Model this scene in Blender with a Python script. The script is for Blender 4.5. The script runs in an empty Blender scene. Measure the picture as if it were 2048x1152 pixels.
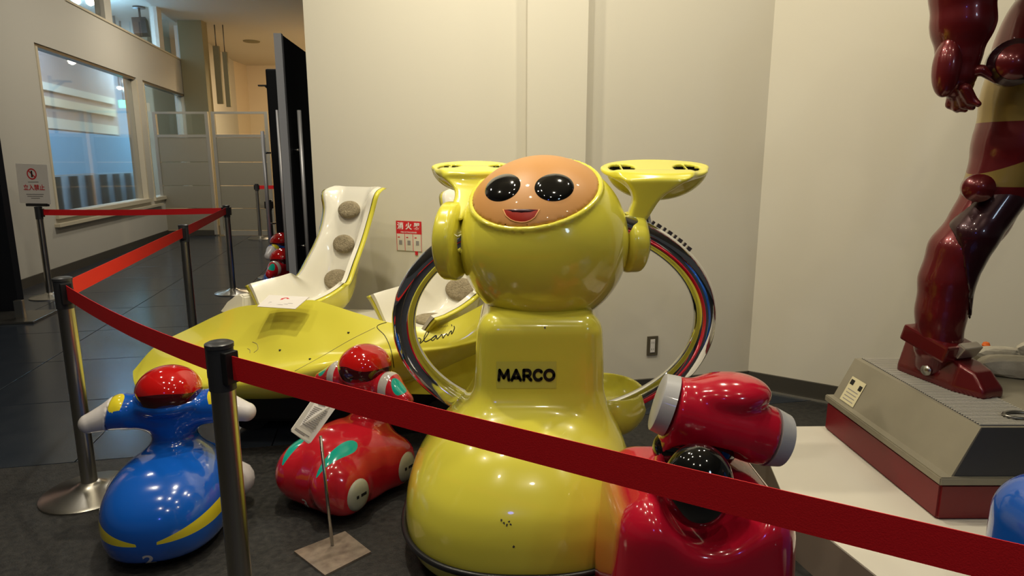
import bpy, bmesh, math, random
import numpy as np
from mathutils import Vector, Matrix, Euler
from mathutils.bvhtree import BVHTree

random.seed(3)
scene = bpy.context.scene
COL = scene.collection
PI = math.pi
R = math.radians

# ------------------------------------------------------------------ camera, world, exposure
F = 1300.0
PITCH = R(11.1)
CAMH = 1.42
cam_data = bpy.data.cameras.new('camera')
cam_data.sensor_width = 36.0
cam_data.lens = F / 2048 * 36.0
cam_data.clip_start = 0.05
cam = bpy.data.objects.new('camera', cam_data)
cam.location = (0, 0, CAMH)
cam.rotation_euler = (PI / 2 - PITCH, 0, 0)
COL.objects.link(cam)
scene.camera = cam

world = bpy.data.worlds.new('world')
scene.world = world
world.use_nodes = True
wb = world.node_tree.nodes['Background']
wb.inputs[0].default_value = (0.80, 0.80, 0.74, 1)
wb.inputs[1].default_value = 0.042

vs = scene.view_settings
vs.view_transform = 'Standard'
vs.look = 'None'
vs.gamma = 1
vs.use_curve_mapping = False
vs.exposure = 0.0

WARM = (1.0, 0.90, 0.70)


def lamp(name, loc, power, size=0.09, color=WARM, aim=None, kind='AREA', spread=180):
    if kind == 'AREA':
        l = bpy.data.lights.new(name, 'AREA')
        l.shape = 'DISK'
        l.size = size
        l.spread = R(spread)
    else:
        l = bpy.data.lights.new(name, 'POINT')
        l.shadow_soft_size = size
    l.energy = power
    l.color = color
    o = bpy.data.objects.new(name, l)
    o.location = loc
    if aim is not None:
        o.rotation_euler = (Vector(aim) - Vector(loc)).to_track_quat('-Z', 'Y').to_euler()
    COL.objects.link(o)
    return o


# ceiling downlights over the exhibit (all above the frame)
for (x, y, e) in [(-1.5, 1.3, 13), (-0.6, 1.35, 8), (0.6, 1.1, 7), (-0.9, -0.3, 9),
                  (0.3, -0.8, 11), (1.7, 0.2, 7), (-2.3, 2.6, 13), (-0.85, 2.75, 36),
                  (1.6, 2.7, 12), (0.80, 2.60, 24)]:
    lamp('downlight', (x, y, 3.55), e, 0.10, WARM, aim=(x, y, 0))
# wall washer over the pale wall
lamp('wall_washer', (-0.6, 2.2, 3.6), 20, 0.14, (1, .93, .78), aim=(-0.7, 4.0, 1.9))
# unseen lamps added high behind the camera for blue reflections
lamp('added_blue_lamp', (-0.4, -2.4, 2.6), 4, 0.3, (0.15, 0.2, 1.0), aim=(0, 2, 0.8))
lamp('cool_lamp', (2.5, -1.8, 2.8), 8, 0.4, (0.6, 0.8, 1.0), aim=(0.5, 2, 0.8))
# corridor lights
lamp('corridor_lamp', (-4.6, 16.5, 4.0), 200, 0.3, (1, .78, .5), aim=(-4.6, 17.5, 0))
lamp('corridor_lamp', (-3.2, 8.0, 4.1), 52, 0.3, (1, .93, .80), aim=(-4.8, 9.5, 0))
lamp('corridor_lamp', (-4.6, 10.8, 4.1), 48, 0.3, (1, .92, .78), aim=(-5.2, 11.5, 0))
lamp('corridor_lamp', (-3.6, 4.8, 4.1), 16, 0.3, (1, .93, .82), aim=(-4.6, 6.0, 0))

# ------------------------------------------------------------------ pixel <-> place helpers
_c, _s = math.cos(PITCH), math.sin(PITCH)


def ray(u, v):
    a = (u - 1024) / F
    b = -(v - 576) / F
    return Vector((a, _c + b * _s, -_s + b * _c))


def at_y(u, v, y):
    r = ray(u, v)
    return Vector((0, 0, CAMH)) + r * (y / r.y)


def at_z(u, v, z):
    r = ray(u, v)
    return Vector((0, 0, CAMH)) + r * ((z - CAMH) / r.z)


def on_plane(u, v, p0, n):
    r = ray(u, v)
    o = Vector((0, 0, CAMH))
    t = (Vector(p0) - o).dot(Vector(n)) / r.dot(Vector(n))
    return o + r * t


# ------------------------------------------------------------------ materials
def mat(name, color, rough=0.5, metal=0.0, coat=0.0, spec=0.5, emit=None, emit_s=0.0,
        trans=0.0, alpha=1.0, noise=None, bump=None, masks=None, ior=1.45):
    """noise=(scale, amount, color2); bump=(scale, strength); masks=[(attribute, color)] vertex attributes > 0 take the color"""
    m = bpy.data.materials.new(name)
    m.use_nodes = True
    nt = m.node_tree
    b = nt.nodes['Principled BSDF']
    b.inputs['Base Color'].default_value = (*color, 1)
    b.inputs['Roughness'].default_value = rough
    b.inputs['Metallic'].default_value = metal
    b.inputs['Coat Weight'].default_value = coat
    b.inputs['Coat Roughness'].default_value = 0.04
    b.inputs['Specular IOR Level'].default_value = spec
    b.inputs['IOR'].default_value = ior
    b.inputs['Transmission Weight'].default_value = trans
    b.inputs['Alpha'].default_value = alpha
    if emit:
        b.inputs['Emission Color'].default_value = (*emit, 1)
        b.inputs['Emission Strength'].default_value = emit_s
    tc = nt.nodes.new('ShaderNodeTexCoord')
    cur = None
    if noise:
        n = nt.nodes.new('ShaderNodeTexNoise')
        n.inputs['Scale'].default_value = noise[0]
        n.inputs['Detail'].default_value = 6
        nt.links.new(tc.outputs['Object'], n.inputs['Vector'])
        ramp = nt.nodes.new('ShaderNodeMapRange')
        ramp.inputs['From Min'].default_value = 0.35
        ramp.inputs['From Max'].default_value = 0.75
        ramp.inputs['To Max'].default_value = noise[1]
        nt.links.new(n.outputs['Fac'], ramp.inputs['Value'])
        mx = nt.nodes.new('ShaderNodeMix')
        mx.data_type = 'RGBA'
        mx.inputs[6].default_value = (*color, 1)
        mx.inputs[7].default_value = (*noise[2], 1)
        nt.links.new(ramp.outputs['Result'], mx.inputs[0])
        cur = mx.outputs[2]
    for (an, cc) in (masks or []):
        at = nt.nodes.new('ShaderNodeAttribute')
        at.attribute_name = an
        g = nt.nodes.new('ShaderNodeMath')
        g.operation = 'GREATER_THAN'
        g.inputs[1].default_value = 0
        nt.links.new(at.outputs['Fac'], g.inputs[0])
        mx = nt.nodes.new('ShaderNodeMix')
        mx.data_type = 'RGBA'
        if cur is None:
            mx.inputs[6].default_value = (*color, 1)
        else:
            nt.links.new(cur, mx.inputs[6])
        mx.inputs[7].default_value = (*cc, 1)
        nt.links.new(g.outputs[0], mx.inputs[0])
        cur = mx.outputs[2]
    if cur is not None:
        nt.links.new(cur, b.inputs['Base Color'])
    if bump:
        n = nt.nodes.new('ShaderNodeTexNoise')
        n.inputs['Scale'].default_value = bump[0]
        n.inputs['Detail'].default_value = 5
        nt.links.new(tc.outputs['Object'], n.inputs['Vector'])
        bp = nt.nodes.new('ShaderNodeBump')
        bp.inputs['Strength'].default_value = bump[1]
        bp.inputs['Distance'].default_value = 0.01
        nt.links.new(n.outputs['Fac'], bp.inputs['Height'])
        nt.links.new(bp.outputs['Normal'], b.inputs['Normal'])
    return m


M = {}
M['wall'] = mat('wall_paint', (0.70, 0.66, 0.54), 0.75, bump=(260, 0.03))
M['wall_far'] = mat('corridor_wall_paint', (0.56, 0.53, 0.45), 0.7)
M['wall_warm'] = mat('end_wall_paint', (0.72, 0.60, 0.42), 0.7)
M['olive'] = mat('olive_panel_paint', (0.28, 0.24, 0.13), 0.7)
M['ceil'] = mat('ceiling_paint', (0.72, 0.66, 0.54), 0.8)
M['base'] = mat('dark_skirting', (0.055, 0.050, 0.040), 0.45)
M['silverline'] = mat('pale_metallic_line', (0.5, 0.48, 0.42), 0.35, metal=0.8)
M['tile'] = mat('dark_floor_tile', (0.020, 0.026, 0.036), 0.22, noise=(6, 0.6, (0.034, 0.040, 0.050)))
M['joint'] = mat('floor_joint', (0.05, 0.05, 0.05), 0.6)
M['carpet'] = mat('dark_floor_covering', (0.012, 0.012, 0.012), 0.5, noise=(40, 1.0, (0.036, 0.034, 0.031)), bump=(150, 0.2))
M['white'] = mat('white_gelcoat', (0.83, 0.80, 0.68), 0.22, coat=0.6)
M['yellow'] = mat('yellow_gelcoat', (0.75, 0.69, 0.070), 0.22, coat=0.9, noise=(3.5, 0.2, (0.66, 0.60, 0.055)))
M['yellow_dark'] = mat('yellow_gelcoat_shaded_holes', (0.75, 0.69, 0.070), 0.22, coat=0.9, masks=[('hole_shade', (0.012, 0.010, 0.006))])  # mask paints the shade inside the wing holes black
M['plate'] = mat('name_plate_film', (0.60, 0.58, 0.09), 0.3, coat=0.4)
M['print'] = mat('black_print', (0.010, 0.009, 0.008), 0.4)
M['chrome'] = mat('chrome', (0.80, 0.81, 0.84), 0.05, metal=1.0)
M['steel'] = mat('brushed_steel', (0.50, 0.48, 0.43), 0.28, metal=1.0)
M['handle'] = mat('satin_handle', (0.6, 0.6, 0.62), 0.45, metal=0.6)
M['steel_dark'] = mat('dark_steel', (0.22, 0.21, 0.19), 0.3, metal=0.9)
M['black'] = mat('black_plastic', (0.013, 0.013, 0.014), 0.35)
M['greycap'] = mat('dark_grey_cap', (0.035, 0.036, 0.038), 0.3)
M['skin'] = mat('tan_face_lacquer', (0.56, 0.265, 0.075), 0.45, coat=0.2)
M['gloss_black'] = mat('gloss_black', (0.004, 0.004, 0.004), 0.08, coat=1.0)
M['mouth'] = mat('red_mouth_lacquer', (0.36, 0.02, 0.008), 0.35)
M['belt'] = mat('red_webbing', (0.74, 0.010, 0.014), 0.55, bump=(400, 0.15))
M['belt_orange'] = mat('red_webbing_faded', (0.74, 0.030, 0.014), 0.55, bump=(400, 0.15))
M['blue'] = mat('blue_gelcoat', (0.006, 0.095, 0.48), 0.16, coat=1.0, masks=[('stripe', (0.74, 0.62, 0.03))])
M['red_green'] = mat('red_gelcoat_green_marks', (0.50, 0.012, 0.022), 0.16, coat=1.0,
                     masks=[('stripe', (0.006, 0.36, 0.27)), ('band', (0.50, 0.46, 0.42))])
M['red'] = mat('crimson_gelcoat', (0.50, 0.008, 0.028), 0.15, coat=1.0)
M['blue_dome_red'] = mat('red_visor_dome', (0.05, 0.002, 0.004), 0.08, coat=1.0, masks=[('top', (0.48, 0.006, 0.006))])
M['tip'] = mat('pale_grey_cap', (0.62, 0.59, 0.58), 0.35, coat=0.3)
M['cuff'] = mat('silver_grey_cuff', (0.42, 0.42, 0.42), 0.4, coat=0.3)
M['hub'] = mat('weathered_hub_cap', (0.42, 0.40, 0.28), 0.3, coat=0.5, noise=(9, 0.8, (0.30, 0.34, 0.29)))
M['glass'] = mat('clear_glass', (0.95, 0.98, 0.97), 0.03, trans=1.0, ior=1.45)
M['cushion'] = mat('beige_plush', (0.36, 0.30, 0.19), 0.95, noise=(55, 1.0, (0.22, 0.18, 0.11)), bump=(120, 0.8))
M['card'] = mat('white_card', (0.78, 0.74, 0.68), 0.5)
M['grey_print'] = mat('grey_print', (0.30, 0.28, 0.27), 0.6)
M['red_print'] = mat('red_print', (0.62, 0.02, 0.03), 0.5)
M['white_print'] = mat('white_print', (0.8, 0.8, 0.78), 0.5)
M['statue'] = mat('dark_red_metallic_lacquer', (0.125, 0.008, 0.010), 0.28, metal=0.35, coat=0.6,
                  masks=[('gold', (0.30, 0.205, 0.05))])
M['statue_dark'] = mat('black_red_lacquer', (0.03, 0.004, 0.008), 0.3, metal=0.4, coat=0.6)
M['statue_silver'] = mat('pale_metal_insert', (0.55, 0.5, 0.44), 0.3, metal=0.8)
M['box_metal'] = mat('dull_pedestal_metal', (0.30, 0.27, 0.20), 0.5, metal=0.2, noise=(5, 0.6, (0.23, 0.21, 0.155)))
M['rib'] = mat('pale_grille_rib', (0.50, 0.47, 0.40), 0.5)
M['slate'] = mat('dark_slate_grey', (0.045, 0.045, 0.05), 0.5)
M['box_red'] = mat('dark_red_pedestal', (0.17, 0.008, 0.012), 0.4)
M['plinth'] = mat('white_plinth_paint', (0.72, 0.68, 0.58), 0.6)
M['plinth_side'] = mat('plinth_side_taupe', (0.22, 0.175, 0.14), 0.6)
M['label_cream'] = mat('cream_label', (0.66, 0.60, 0.38), 0.5)
M['rock'] = mat('pale_rock', (0.52, 0.48, 0.38), 0.9, noise=(7, 0.9, (0.20, 0.17, 0.12)), bump=(25, 0.5))
M['orange'] = mat('orange_ball', (0.75, 0.14, 0.01), 0.5)
M['door_black'] = mat('black_door_lacquer', (0.008, 0.009, 0.012), 0.5, spec=0.25)
M['door_edge'] = mat('grey_door_edge', (0.26, 0.27, 0.30), 0.4)
M['frame_wood'] = mat('pale_window_frame', (0.62, 0.55, 0.40), 0.4)
M['alu'] = mat('aluminium_frame', (0.55, 0.52, 0.44), 0.35, metal=0.6)
M['board'] = mat('taupe_board', (0.27, 0.245, 0.18), 0.6)
M['blue_blind'] = mat('blue_lit_screen', (0.14, 0.28, 0.42), 0.6, emit=(0.18, 0.38, 0.60), emit_s=0.38)
M['pink_wall'] = mat('pinkish_wall', (0.40, 0.30, 0.26), 0.7, noise=(0.8, 0.8, (0.28, 0.22, 0.20)))
M['sky_wall'] = mat('cool_white_wall', (0.50, 0.64, 0.75), 0.7, noise=(0.9, 0.5, (0.36, 0.52, 0.66)))
M['lamp_on'] = mat('lit_lamp', (1, 1, 1), 0.5, emit=(1, 0.93, 0.75), emit_s=9)
M['lamp_cool'] = mat('lit_cool_lamp', (1, 1, 1), 0.5, emit=(0.6, 0.9, 1), emit_s=8)
M['lamp_green'] = mat('lit_green_sign', (0.2, 0.8, 0.5), 0.5, emit=(0.12, 0.9, 0.45), emit_s=3)
M['dark_post'] = mat('dark_bar', (0.018, 0.02, 0.018), 0.6)
M['clear_plate'] = mat('worn_clear_plate', (0.27, 0.215, 0.165), 0.22, noise=(30, 0.8, (0.13, 0.10, 0.08)))
M['outlet'] = mat('brown_outlet_plate', (0.10, 0.085, 0.055), 0.4)


# ------------------------------------------------------------------ object helpers
def tag(o, label=None, cat=None, group=None, kind=None):
    if label: o['label'] = label
    if cat: o['category'] = cat
    if group: o['group'] = group
    if kind: o['kind'] = kind
    return o


def empty(name, loc, rz=0.0, label=None, cat=None, group=None):
    o = bpy.data.objects.new(name, None)
    o.empty_display_size = 0.1
    o.location = loc
    o.rotation_euler = (0, 0, rz)
    COL.objects.link(o)
    return tag(o, label, cat, group)


def link(name, me, m, parent=None, world_coords=False, smooth=False):
    """world_coords: vertices are given in the world; the parent is unrotated."""
    o = bpy.data.objects.new(name, me)
    COL.objects.link(o)
    if m is not None:
        me.materials.clear()
        me.materials.append(m)
    if smooth:
        me.polygons.foreach_set('use_smooth', [True] * len(me.polygons))
    if parent is not None:
        o.parent = parent
        if world_coords:
            q = parent
            off = Vector((0, 0, 0))
            while q is not None:
                off += q.location
                q = q.parent
            me.transform(Matrix.Translation(-off))
    return o


def from_bm(name, bm, m, parent=None, wc=False, smooth=False):
    bmesh.ops.recalc_face_normals(bm, faces=bm.faces)
    me = bpy.data.meshes.new(name)
    bm.to_mesh(me)
    bm.free()
    return link(name, me, m, parent, wc, smooth)


def from_py(name, vs_, fs, m, parent=None, wc=False, smooth=False, fix=True):
    me = bpy.data.meshes.new(name)
    me.from_pydata([tuple(v) for v in vs_], [], fs)
    if fix:
        bm = bmesh.new()
        bm.from_mesh(me)
        bmesh.ops.recalc_face_normals(bm, faces=bm.faces)
        bm.to_mesh(me)
        bm.free()
    return link(name, me, m, parent, wc, smooth)


def box_bm(bm, c, size, rot=None, bevel=0.0):
    r = bmesh.ops.create_cube(bm, size=1.0)
    vv = r['verts']
    mtx = Matrix.Translation(c) @ (rot.to_4x4() if rot is not None else Matrix.Identity(4)) @ Matrix.Diagonal((*size, 1))
    bmesh.ops.transform(bm, matrix=mtx, verts=vv)
    if bevel > 0:
        es = list({e for v in vv for e in v.link_edges})
        bmesh.ops.bevel(bm, geom=es, offset=bevel, segments=2, affect='EDGES', profile=0.6)


def box(name, c, size, m, parent=None, wc=False, rot=None, bevel=0.0):
    bm = bmesh.new()
    box_bm(bm, c, size, rot, bevel)
    return from_bm(name, bm, m, parent, wc)


def prism(name, poly, z0, z1, m, parent=None, wc=False, bevel=0.0):
    bm = bmesh.new()
    a = [bm.verts.new((p[0], p[1], z0)) for p in poly]
    b = [bm.verts.new((p[0], p[1], z1)) for p in poly]
    n = len(poly)
    bm.faces.new(a[::-1])
    bm.faces.new(b)
    for i in range(n):
        bm.faces.new((a[i], a[(i + 1) % n], b[(i + 1) % n], b[i]))
    if bevel:
        bmesh.ops.bevel(bm, geom=list(bm.edges), offset=bevel, segments=2, affect='EDGES')
    return from_bm(name, bm, m, parent, wc)


def tube_data(pts, rad, seg=16, cap=True, closed=False):
    pts = [Vector(p) for p in pts]
    n = len(pts)
    rads = rad if isinstance(rad, (list, tuple)) else [rad] * n
    V, Fc = [], []
    up = Vector((0, 0, 1))
    prev = None
    for i, p in enumerate(pts):
        if closed:
            t = (pts[(i + 1) % n] - pts[i - 1]).normalized()
        else:
            t = (pts[min(i + 1, n - 1)] - pts[max(i - 1, 0)]).normalized()
        if prev is None:
            a = t.cross(up)
            if a.length < 1e-3: a = t.cross(Vector((0, 1, 0)))
            a.normalize()
        else:
            a = prev - t * prev.dot(t)
            a.normalize()
        b = t.cross(a)
        prev = a
        for k in range(seg):
            an = 2 * PI * k / seg
            V.append(p + (a * math.cos(an) + b * math.sin(an)) * rads[i])
    for i in range(n if closed else n - 1):
        for k in range(seg):
            j = (i + 1) % n
            Fc.append((i * seg + k, i * seg + (k + 1) % seg, j * seg + (k + 1) % seg, j * seg + k))
    if cap and not closed:
        Fc.append(tuple(range(seg))[::-1])
        Fc.append(tuple((n - 1) * seg + k for k in range(seg)))
    return V, Fc


def tube(name, pts, rad, m, parent=None, wc=False, seg=16, closed=False):
    V, Fc = tube_data(pts, rad, seg, True, closed)
    return from_py(name, V, Fc, m, parent, wc, smooth=True)


def lathe(name, prof, m, parent=None, loc=(0, 0, 0), seg=32, wc=False, axis='Z', smooth=True):
    V, Fc = [], []
    for (r, z) in prof:
        for k in range(seg):
            a = 2 * PI * k / seg
            if axis == 'Z':
                V.append((loc[0] + r * math.cos(a), loc[1] + r * math.sin(a), loc[2] + z))
            else:
                V.append((loc[0] + z, loc[1] + r * math.cos(a), loc[2] + r * math.sin(a)))
    n = len(prof)
    for i in range(n - 1):
        for k in range(seg):
            Fc.append((i * seg + k, i * seg + (k + 1) % seg, (i + 1) * seg + (k + 1) % seg, (i + 1) * seg + k))
    Fc.append(tuple(range(seg))[::-1])
    Fc.append(tuple((n - 1) * seg + k for k in range(seg)))
    o = from_py(name, V, Fc, m, parent, wc, smooth=smooth)
    if smooth:
        try:
            o.data.set_sharp_from_angle(angle=R(40))
        except Exception:
            pass
    return o


# ------------------------------------------------------------------ signed distance meshing
def smin(a, b, k):
    h = np.clip(0.5 + 0.5 * (b - a) / k, 0, 1)
    return b * (1 - h) + a * h - k * h * (1 - h)


def smax(a, b, k):
    return -smin(-a, -b, k)


def ell(P, c, r):
    x, y, z = [(P[i] - c[i]) for i in range(3)]
    k0 = np.sqrt((x / r[0]) ** 2 + (y / r[1]) ** 2 + (z / r[2]) ** 2)
    k1 = np.sqrt((x / r[0] ** 2) ** 2 + (y / r[1] ** 2) ** 2 + (z / r[2] ** 2) ** 2) + 1e-9
    return k0 * (k0 - 1.0) / k1


def cap(P, a, b, ra, rb=None):
    if rb is None: rb = ra
    a = np.array(a, float); b = np.array(b, float)
    ba = b - a
    pa = [P[i] - a[i] for i in range(3)]
    h = np.clip((pa[0] * ba[0] + pa[1] * ba[1] + pa[2] * ba[2]) / ba.dot(ba), 0, 1)
    d = np.sqrt(sum((pa[i] - ba[i] * h) ** 2 for i in range(3)))
    return d - (ra + (rb - ra) * h)


def rbox(P, c, h, r):
    q = [np.abs(P[i] - c[i]) - h[i] + r for i in range(3)]
    out = np.sqrt(sum(np.maximum(v, 0) ** 2 for v in q))
    return out + np.minimum(np.maximum(q[0], np.maximum(q[1], q[2])), 0) - r


def cylx(P, c, rad, hl, r=0.01):
    d0 = np.sqrt((P[1] - c[1]) ** 2 + (P[2] - c[2]) ** 2) - rad + r
    d1 = np.abs(P[0] - c[0]) - hl + r
    return np.minimum(np.maximum(d0, d1), 0) + np.sqrt(np.maximum(d0, 0) ** 2 + np.maximum(d1, 0) ** 2) - r


def plane(P, p0, n):
    n = np.array(n, float); n /= np.linalg.norm(n)
    return (P[0] - p0[0]) * n[0] + (P[1] - p0[1]) * n[1] + (P[2] - p0[2]) * n[2]


def sdf_mesh(name, f, lo, hi, res, m, parent=None, wc=False, attrs=None):
    lo = np.array(lo, float); hi = np.array(hi, float)
    n = np.maximum(((hi - lo) / res).astype(int) + 1, 4)
    ax = [lo[i] + res * np.arange(n[i]) for i in range(3)]
    G = np.meshgrid(*ax, indexing='ij')
    D = f(G)
    S = D < 0
    c = [(i, j, k) for i in (0, 1) for j in (0, 1) for k in (0, 1)]
    sl = lambda a, o: a[o[0]:n[0] - 1 + o[0], o[1]:n[1] - 1 + o[1], o[2]:n[2] - 1 + o[2]]
    cnt = sum(sl(S, o).astype(np.int8) for o in c)
    act = (cnt > 0) & (cnt < 8)
    idx = -np.ones(act.shape, int)
    idx[act] = np.arange(act.sum())
    I, J, K = np.nonzero(act)
    acc = np.zeros((len(I), 3)); num = np.zeros(len(I))
    for a in c:
        for d in range(3):
            if a[d] == 1: continue
            b = list(a); b[d] = 1
            da = D[I + a[0], J + a[1], K + a[2]]
            db = D[I + b[0], J + b[1], K + b[2]]
            ok = (da < 0) != (db < 0)
            t = np.where(ok, da / np.where(ok, da - db, 1), 0)
            p = np.array(a, float)[None, :].repeat(len(I), 0)
            p[:, d] += t
            acc += p * ok[:, None]
            num += ok
    Vv = acc / num[:, None] + np.stack([I, J, K], 1)
    Vv = lo + Vv * res
    e = res * 0.25

    def grad(V):
        g = np.zeros_like(V)
        for d in range(3):
            Pp = [V[:, i] + (e if i == d else 0) for i in range(3)]
            Pm = [V[:, i] - (e if i == d else 0) for i in range(3)]
            g[:, d] = (f(Pp) - f(Pm)) / (2 * e)
        return g
    for _ in range(3):
        v0 = f([Vv[:, 0], Vv[:, 1], Vv[:, 2]])
        g = grad(Vv)
        g2 = (g ** 2).sum(1) + 1e-9
        step = (v0 / g2)[:, None] * g
        ln = np.linalg.norm(step, axis=1)
        step *= np.minimum(1, res * 0.7 / (ln + 1e-12))[:, None]
        Vv = Vv - step
    quads = []
    for d in range(3):
        o1, o2 = [(1, 2), (2, 0), (0, 1)][d]
        sh = [slice(None)] * 3
        sa = [slice(1, n[i] - 1) for i in range(3)]
        sa[d] = slice(0, n[d] - 1)
        sb = list(sa); sb[d] = slice(1, n[d])
        A = S[tuple(sa)]; B = S[tuple(sb)]
        ch = np.nonzero(A != B)
        base = [ch[i] + (0 if i == d else 1) for i in range(3)]
        inside = A[ch]

        def cell(q1, q2):
            bb = [b.copy() for b in base]
            bb[o1] -= q1; bb[o2] -= q2
            return idx[bb[0], bb[1], bb[2]]
        q = np.stack([cell(1, 1), cell(0, 1), cell(0, 0), cell(1, 0)], 1)
        q[~inside] = q[~inside][:, ::-1]
        quads.append(q)
    Q = np.concatenate(quads)
    Q = Q[(Q >= 0).all(1)]
    me = bpy.data.meshes.new(name)
    me.vertices.add(len(Vv)); me.vertices.foreach_set('co', Vv.ravel())
    me.loops.add(len(Q) * 4); me.loops.foreach_set('vertex_index', Q.ravel().astype(np.int32))
    me.polygons.add(len(Q))
    me.polygons.foreach_set('loop_start', (np.arange(len(Q)) * 4).astype(np.int32))
    me.update(calc_edges=True)
    me.validate()
    if attrs and len(me.vertices) == len(Vv):
        for an, fn in attrs.items():
            a = me.attributes.new(an, 'FLOAT', 'POINT')
            a.data.foreach_set('value', fn([Vv[:, 0], Vv[:, 1], Vv[:, 2]]).astype(np.float32))
    o = link(name, me, m, parent, wc, smooth=True)
    return o


def sharpen(o, deg=35):
    try:
        o.data.set_sharp_from_angle(angle=R(deg))
    except Exception:
        pass
    return o


# ------------------------------------------------------------------ text & print
def text_mesh(s, size=1.0, offset=0.0, extrude=0.0, align='CENTER', shear=0.0, space=1.0):
    cu = bpy.data.curves.new('text', 'FONT')
    cu.body = s
    cu.size = size
    cu.offset = offset
    cu.extrude = extrude
    cu.align_x = align
    cu.align_y = 'CENTER'
    cu.shear = shear
    cu.space_character = space
    cu.resolution_u = 4
    o = bpy.data.objects.new('text', cu)
    COL.objects.link(o)
    bpy.context.view_layer.update()
    dg = bpy.context.evaluated_depsgraph_get()
    me = bpy.data.meshes.new_from_object(o.evaluated_get(dg))
    bpy.data.objects.remove(o)
    bpy.data.curves.remove(cu)
    return me


def bvh_of(objs):
    V, P = [], []
    for o in objs:
        off = len(V)
        mw = world_matrix(o)
        V += [mw @ v.co for v in o.data.vertices]
        P += [[i + off for i in p.vertices] for p in o.data.polygons]
    return BVHTree.FromPolygons(V, P)


def world_matrix(o):
    mw = Matrix.LocRotScale(o.location, o.rotation_euler, o.scale)
    if o.parent is not None:
        return world_matrix(o.parent) @ mw
    return mw


def strip_poly(pts2, w):
    """flat ribbon along 2D points -> verts, faces"""
    V, Fc = [], []
    n = len(pts2)
    for i, p in enumerate(pts2):
        a = Vector(pts2[max(i - 1, 0)]); b = Vector(pts2[min(i + 1, n - 1)])
        t = (b - a)
        if t.length < 1e-9: t = Vector((1, 0))
        t.normalize()
        nn = Vector((-t.y, t.x)) * w / 2
        V.append((p[0] + nn.x, p[1] + nn.y)); V.append((p[0] - nn.x, p[1] - nn.y))
    for i in range(n - 1):
        Fc.append((2 * i, 2 * i + 1, 2 * i + 3, 2 * i + 2))
    return V, Fc


def catmull(pts, n):
    P = [np.array(p, float) for p in pts]
    P = [2 * P[0] - P[1]] + P + [2 * P[-1] - P[-2]]
    out = []
    segs = len(P) - 3
    for i in range(n):
        t = i / (n - 1) * segs
        k = min(int(t), segs - 1)
        t -= k
        a, b, c, d = P[k:k + 4]
        out.append(0.5 * ((2 * b) + (-a + c) * t + (2 * a - 5 * b + 4 * c - d) * t * t + (-a + 3 * b - 3 * c + d) * t ** 3))
    return out


def drape(name, V2, faces, frame, bvh, m, parent, lift=0.002, wc=True):
    """V2: 2D points in the frame (origin, right, up); cast along the frame's normal onto the surface."""
    o, rt, up, dr = frame
    out = []
    for (a, b) in V2:
        p = o + rt * a + up * b
        h = bvh.ray_cast(p - dr * 0.6, dr, 1.6)
        if h[0] is None:
            out.append(p)
        else:
            nn = h[1] if h[1].dot(dr) < 0 else -h[1]
            out.append(h[0] + nn * lift)
    return from_py(name, out, faces, m, parent, wc, fix=False)


# ================================================================== THE SETTING
# wall line of the corridor wall on the left
LWX = lambda y: -6.6 - 0.209 * (y - 12.4)
LN = Vector((1, 0.209, 0)).normalized()
LD = Vector((-0.209, 1, 0)).normalized()


def lw(y, z, out=0.0):
    return Vector((LWX(y), y, z)) + LN * out


def wall_seg(name, a, b, z0, z1, thick, m, parent=None, kind='structure', side=1):
    """vertical slab from plan point a to b, thickness to one side"""
    a = Vector((a[0], a[1])); b = Vector((b[0], b[1]))
    d = (b - a).normalized()
    n = Vector((-d.y, d.x)) * thick * side
    o = prism(name, [a, b, b + n, a + n], z0, z1, m, parent)
    if parent is None and kind: o['kind'] = kind
    return o


CEIL = 4.3
floor = box('floor', (-1.5, 6.5, -0.08), (22, 30, 0.10), M['joint'])
floor['kind'] = 'structure'
# dark floor covering in front, tile field behind the joint line
j0 = Vector((-2.1, 2.90)); jd = Vector((1, 0.209)).normalized(); jn = Vector((-jd.y, jd.x))
near = prism('floor_covering', [j0 - jd * 5 - jn * 8, j0 + jd * 8 - jn * 8, j0 + jd * 8 - jn * 0.004, j0 - jd * 5 - jn * 0.004],
             -0.04, 0.0, M['carpet'], floor, wc=True)
TS = 0.9
tile_me = None
for iy in range(0, 16):
    for ix in range(-9, 6):
        c = j0 + jd * ((ix + 0.5) * TS) + jn * ((iy + 0.5) * TS)
        if c.x < LWX(c.y) - 0.6: continue
        if c.y > 5.4 and c.x > -0.3: continue
        if c.y > 16: continue
        if tile_me is None:
            bm = bmesh.new()
            box_bm(bm, (0, 0, 0), (TS - 0.006, TS - 0.006, 0.03), bevel=0.002)
            tile_me = bpy.data.meshes.new('floor_tile')
            bm.to_mesh(tile_me); bm.free()
            tile_me.materials.append(M['tile'])
        t = bpy.data.objects.new('floor_tile', tile_me)
        t.location = (c.x, c.y, -0.015 - floor.location.z)
        t.rotation_euler = (0, 0, math.atan2(jd.y, jd.x))
        t.parent = floor
        COL.objects.link(t)
far_floor = box('floor_covering', (-5, 18.6, -0.015), (10, 6.2, 0.03), M['tile'], floor)

ceiling = box('ceiling', (-1.5, 6.5, CEIL + 0.05), (22, 30, 0.10), M['ceil'])
ceiling['kind'] = 'structure'

# pale walls behind the robots
WA = (-1.30, 4.305); WB = (0.085, 3.72); WC_ = (0.42, 3.70); WD = (1.50, 3.95); WE = (3.6, 2.53)
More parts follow.
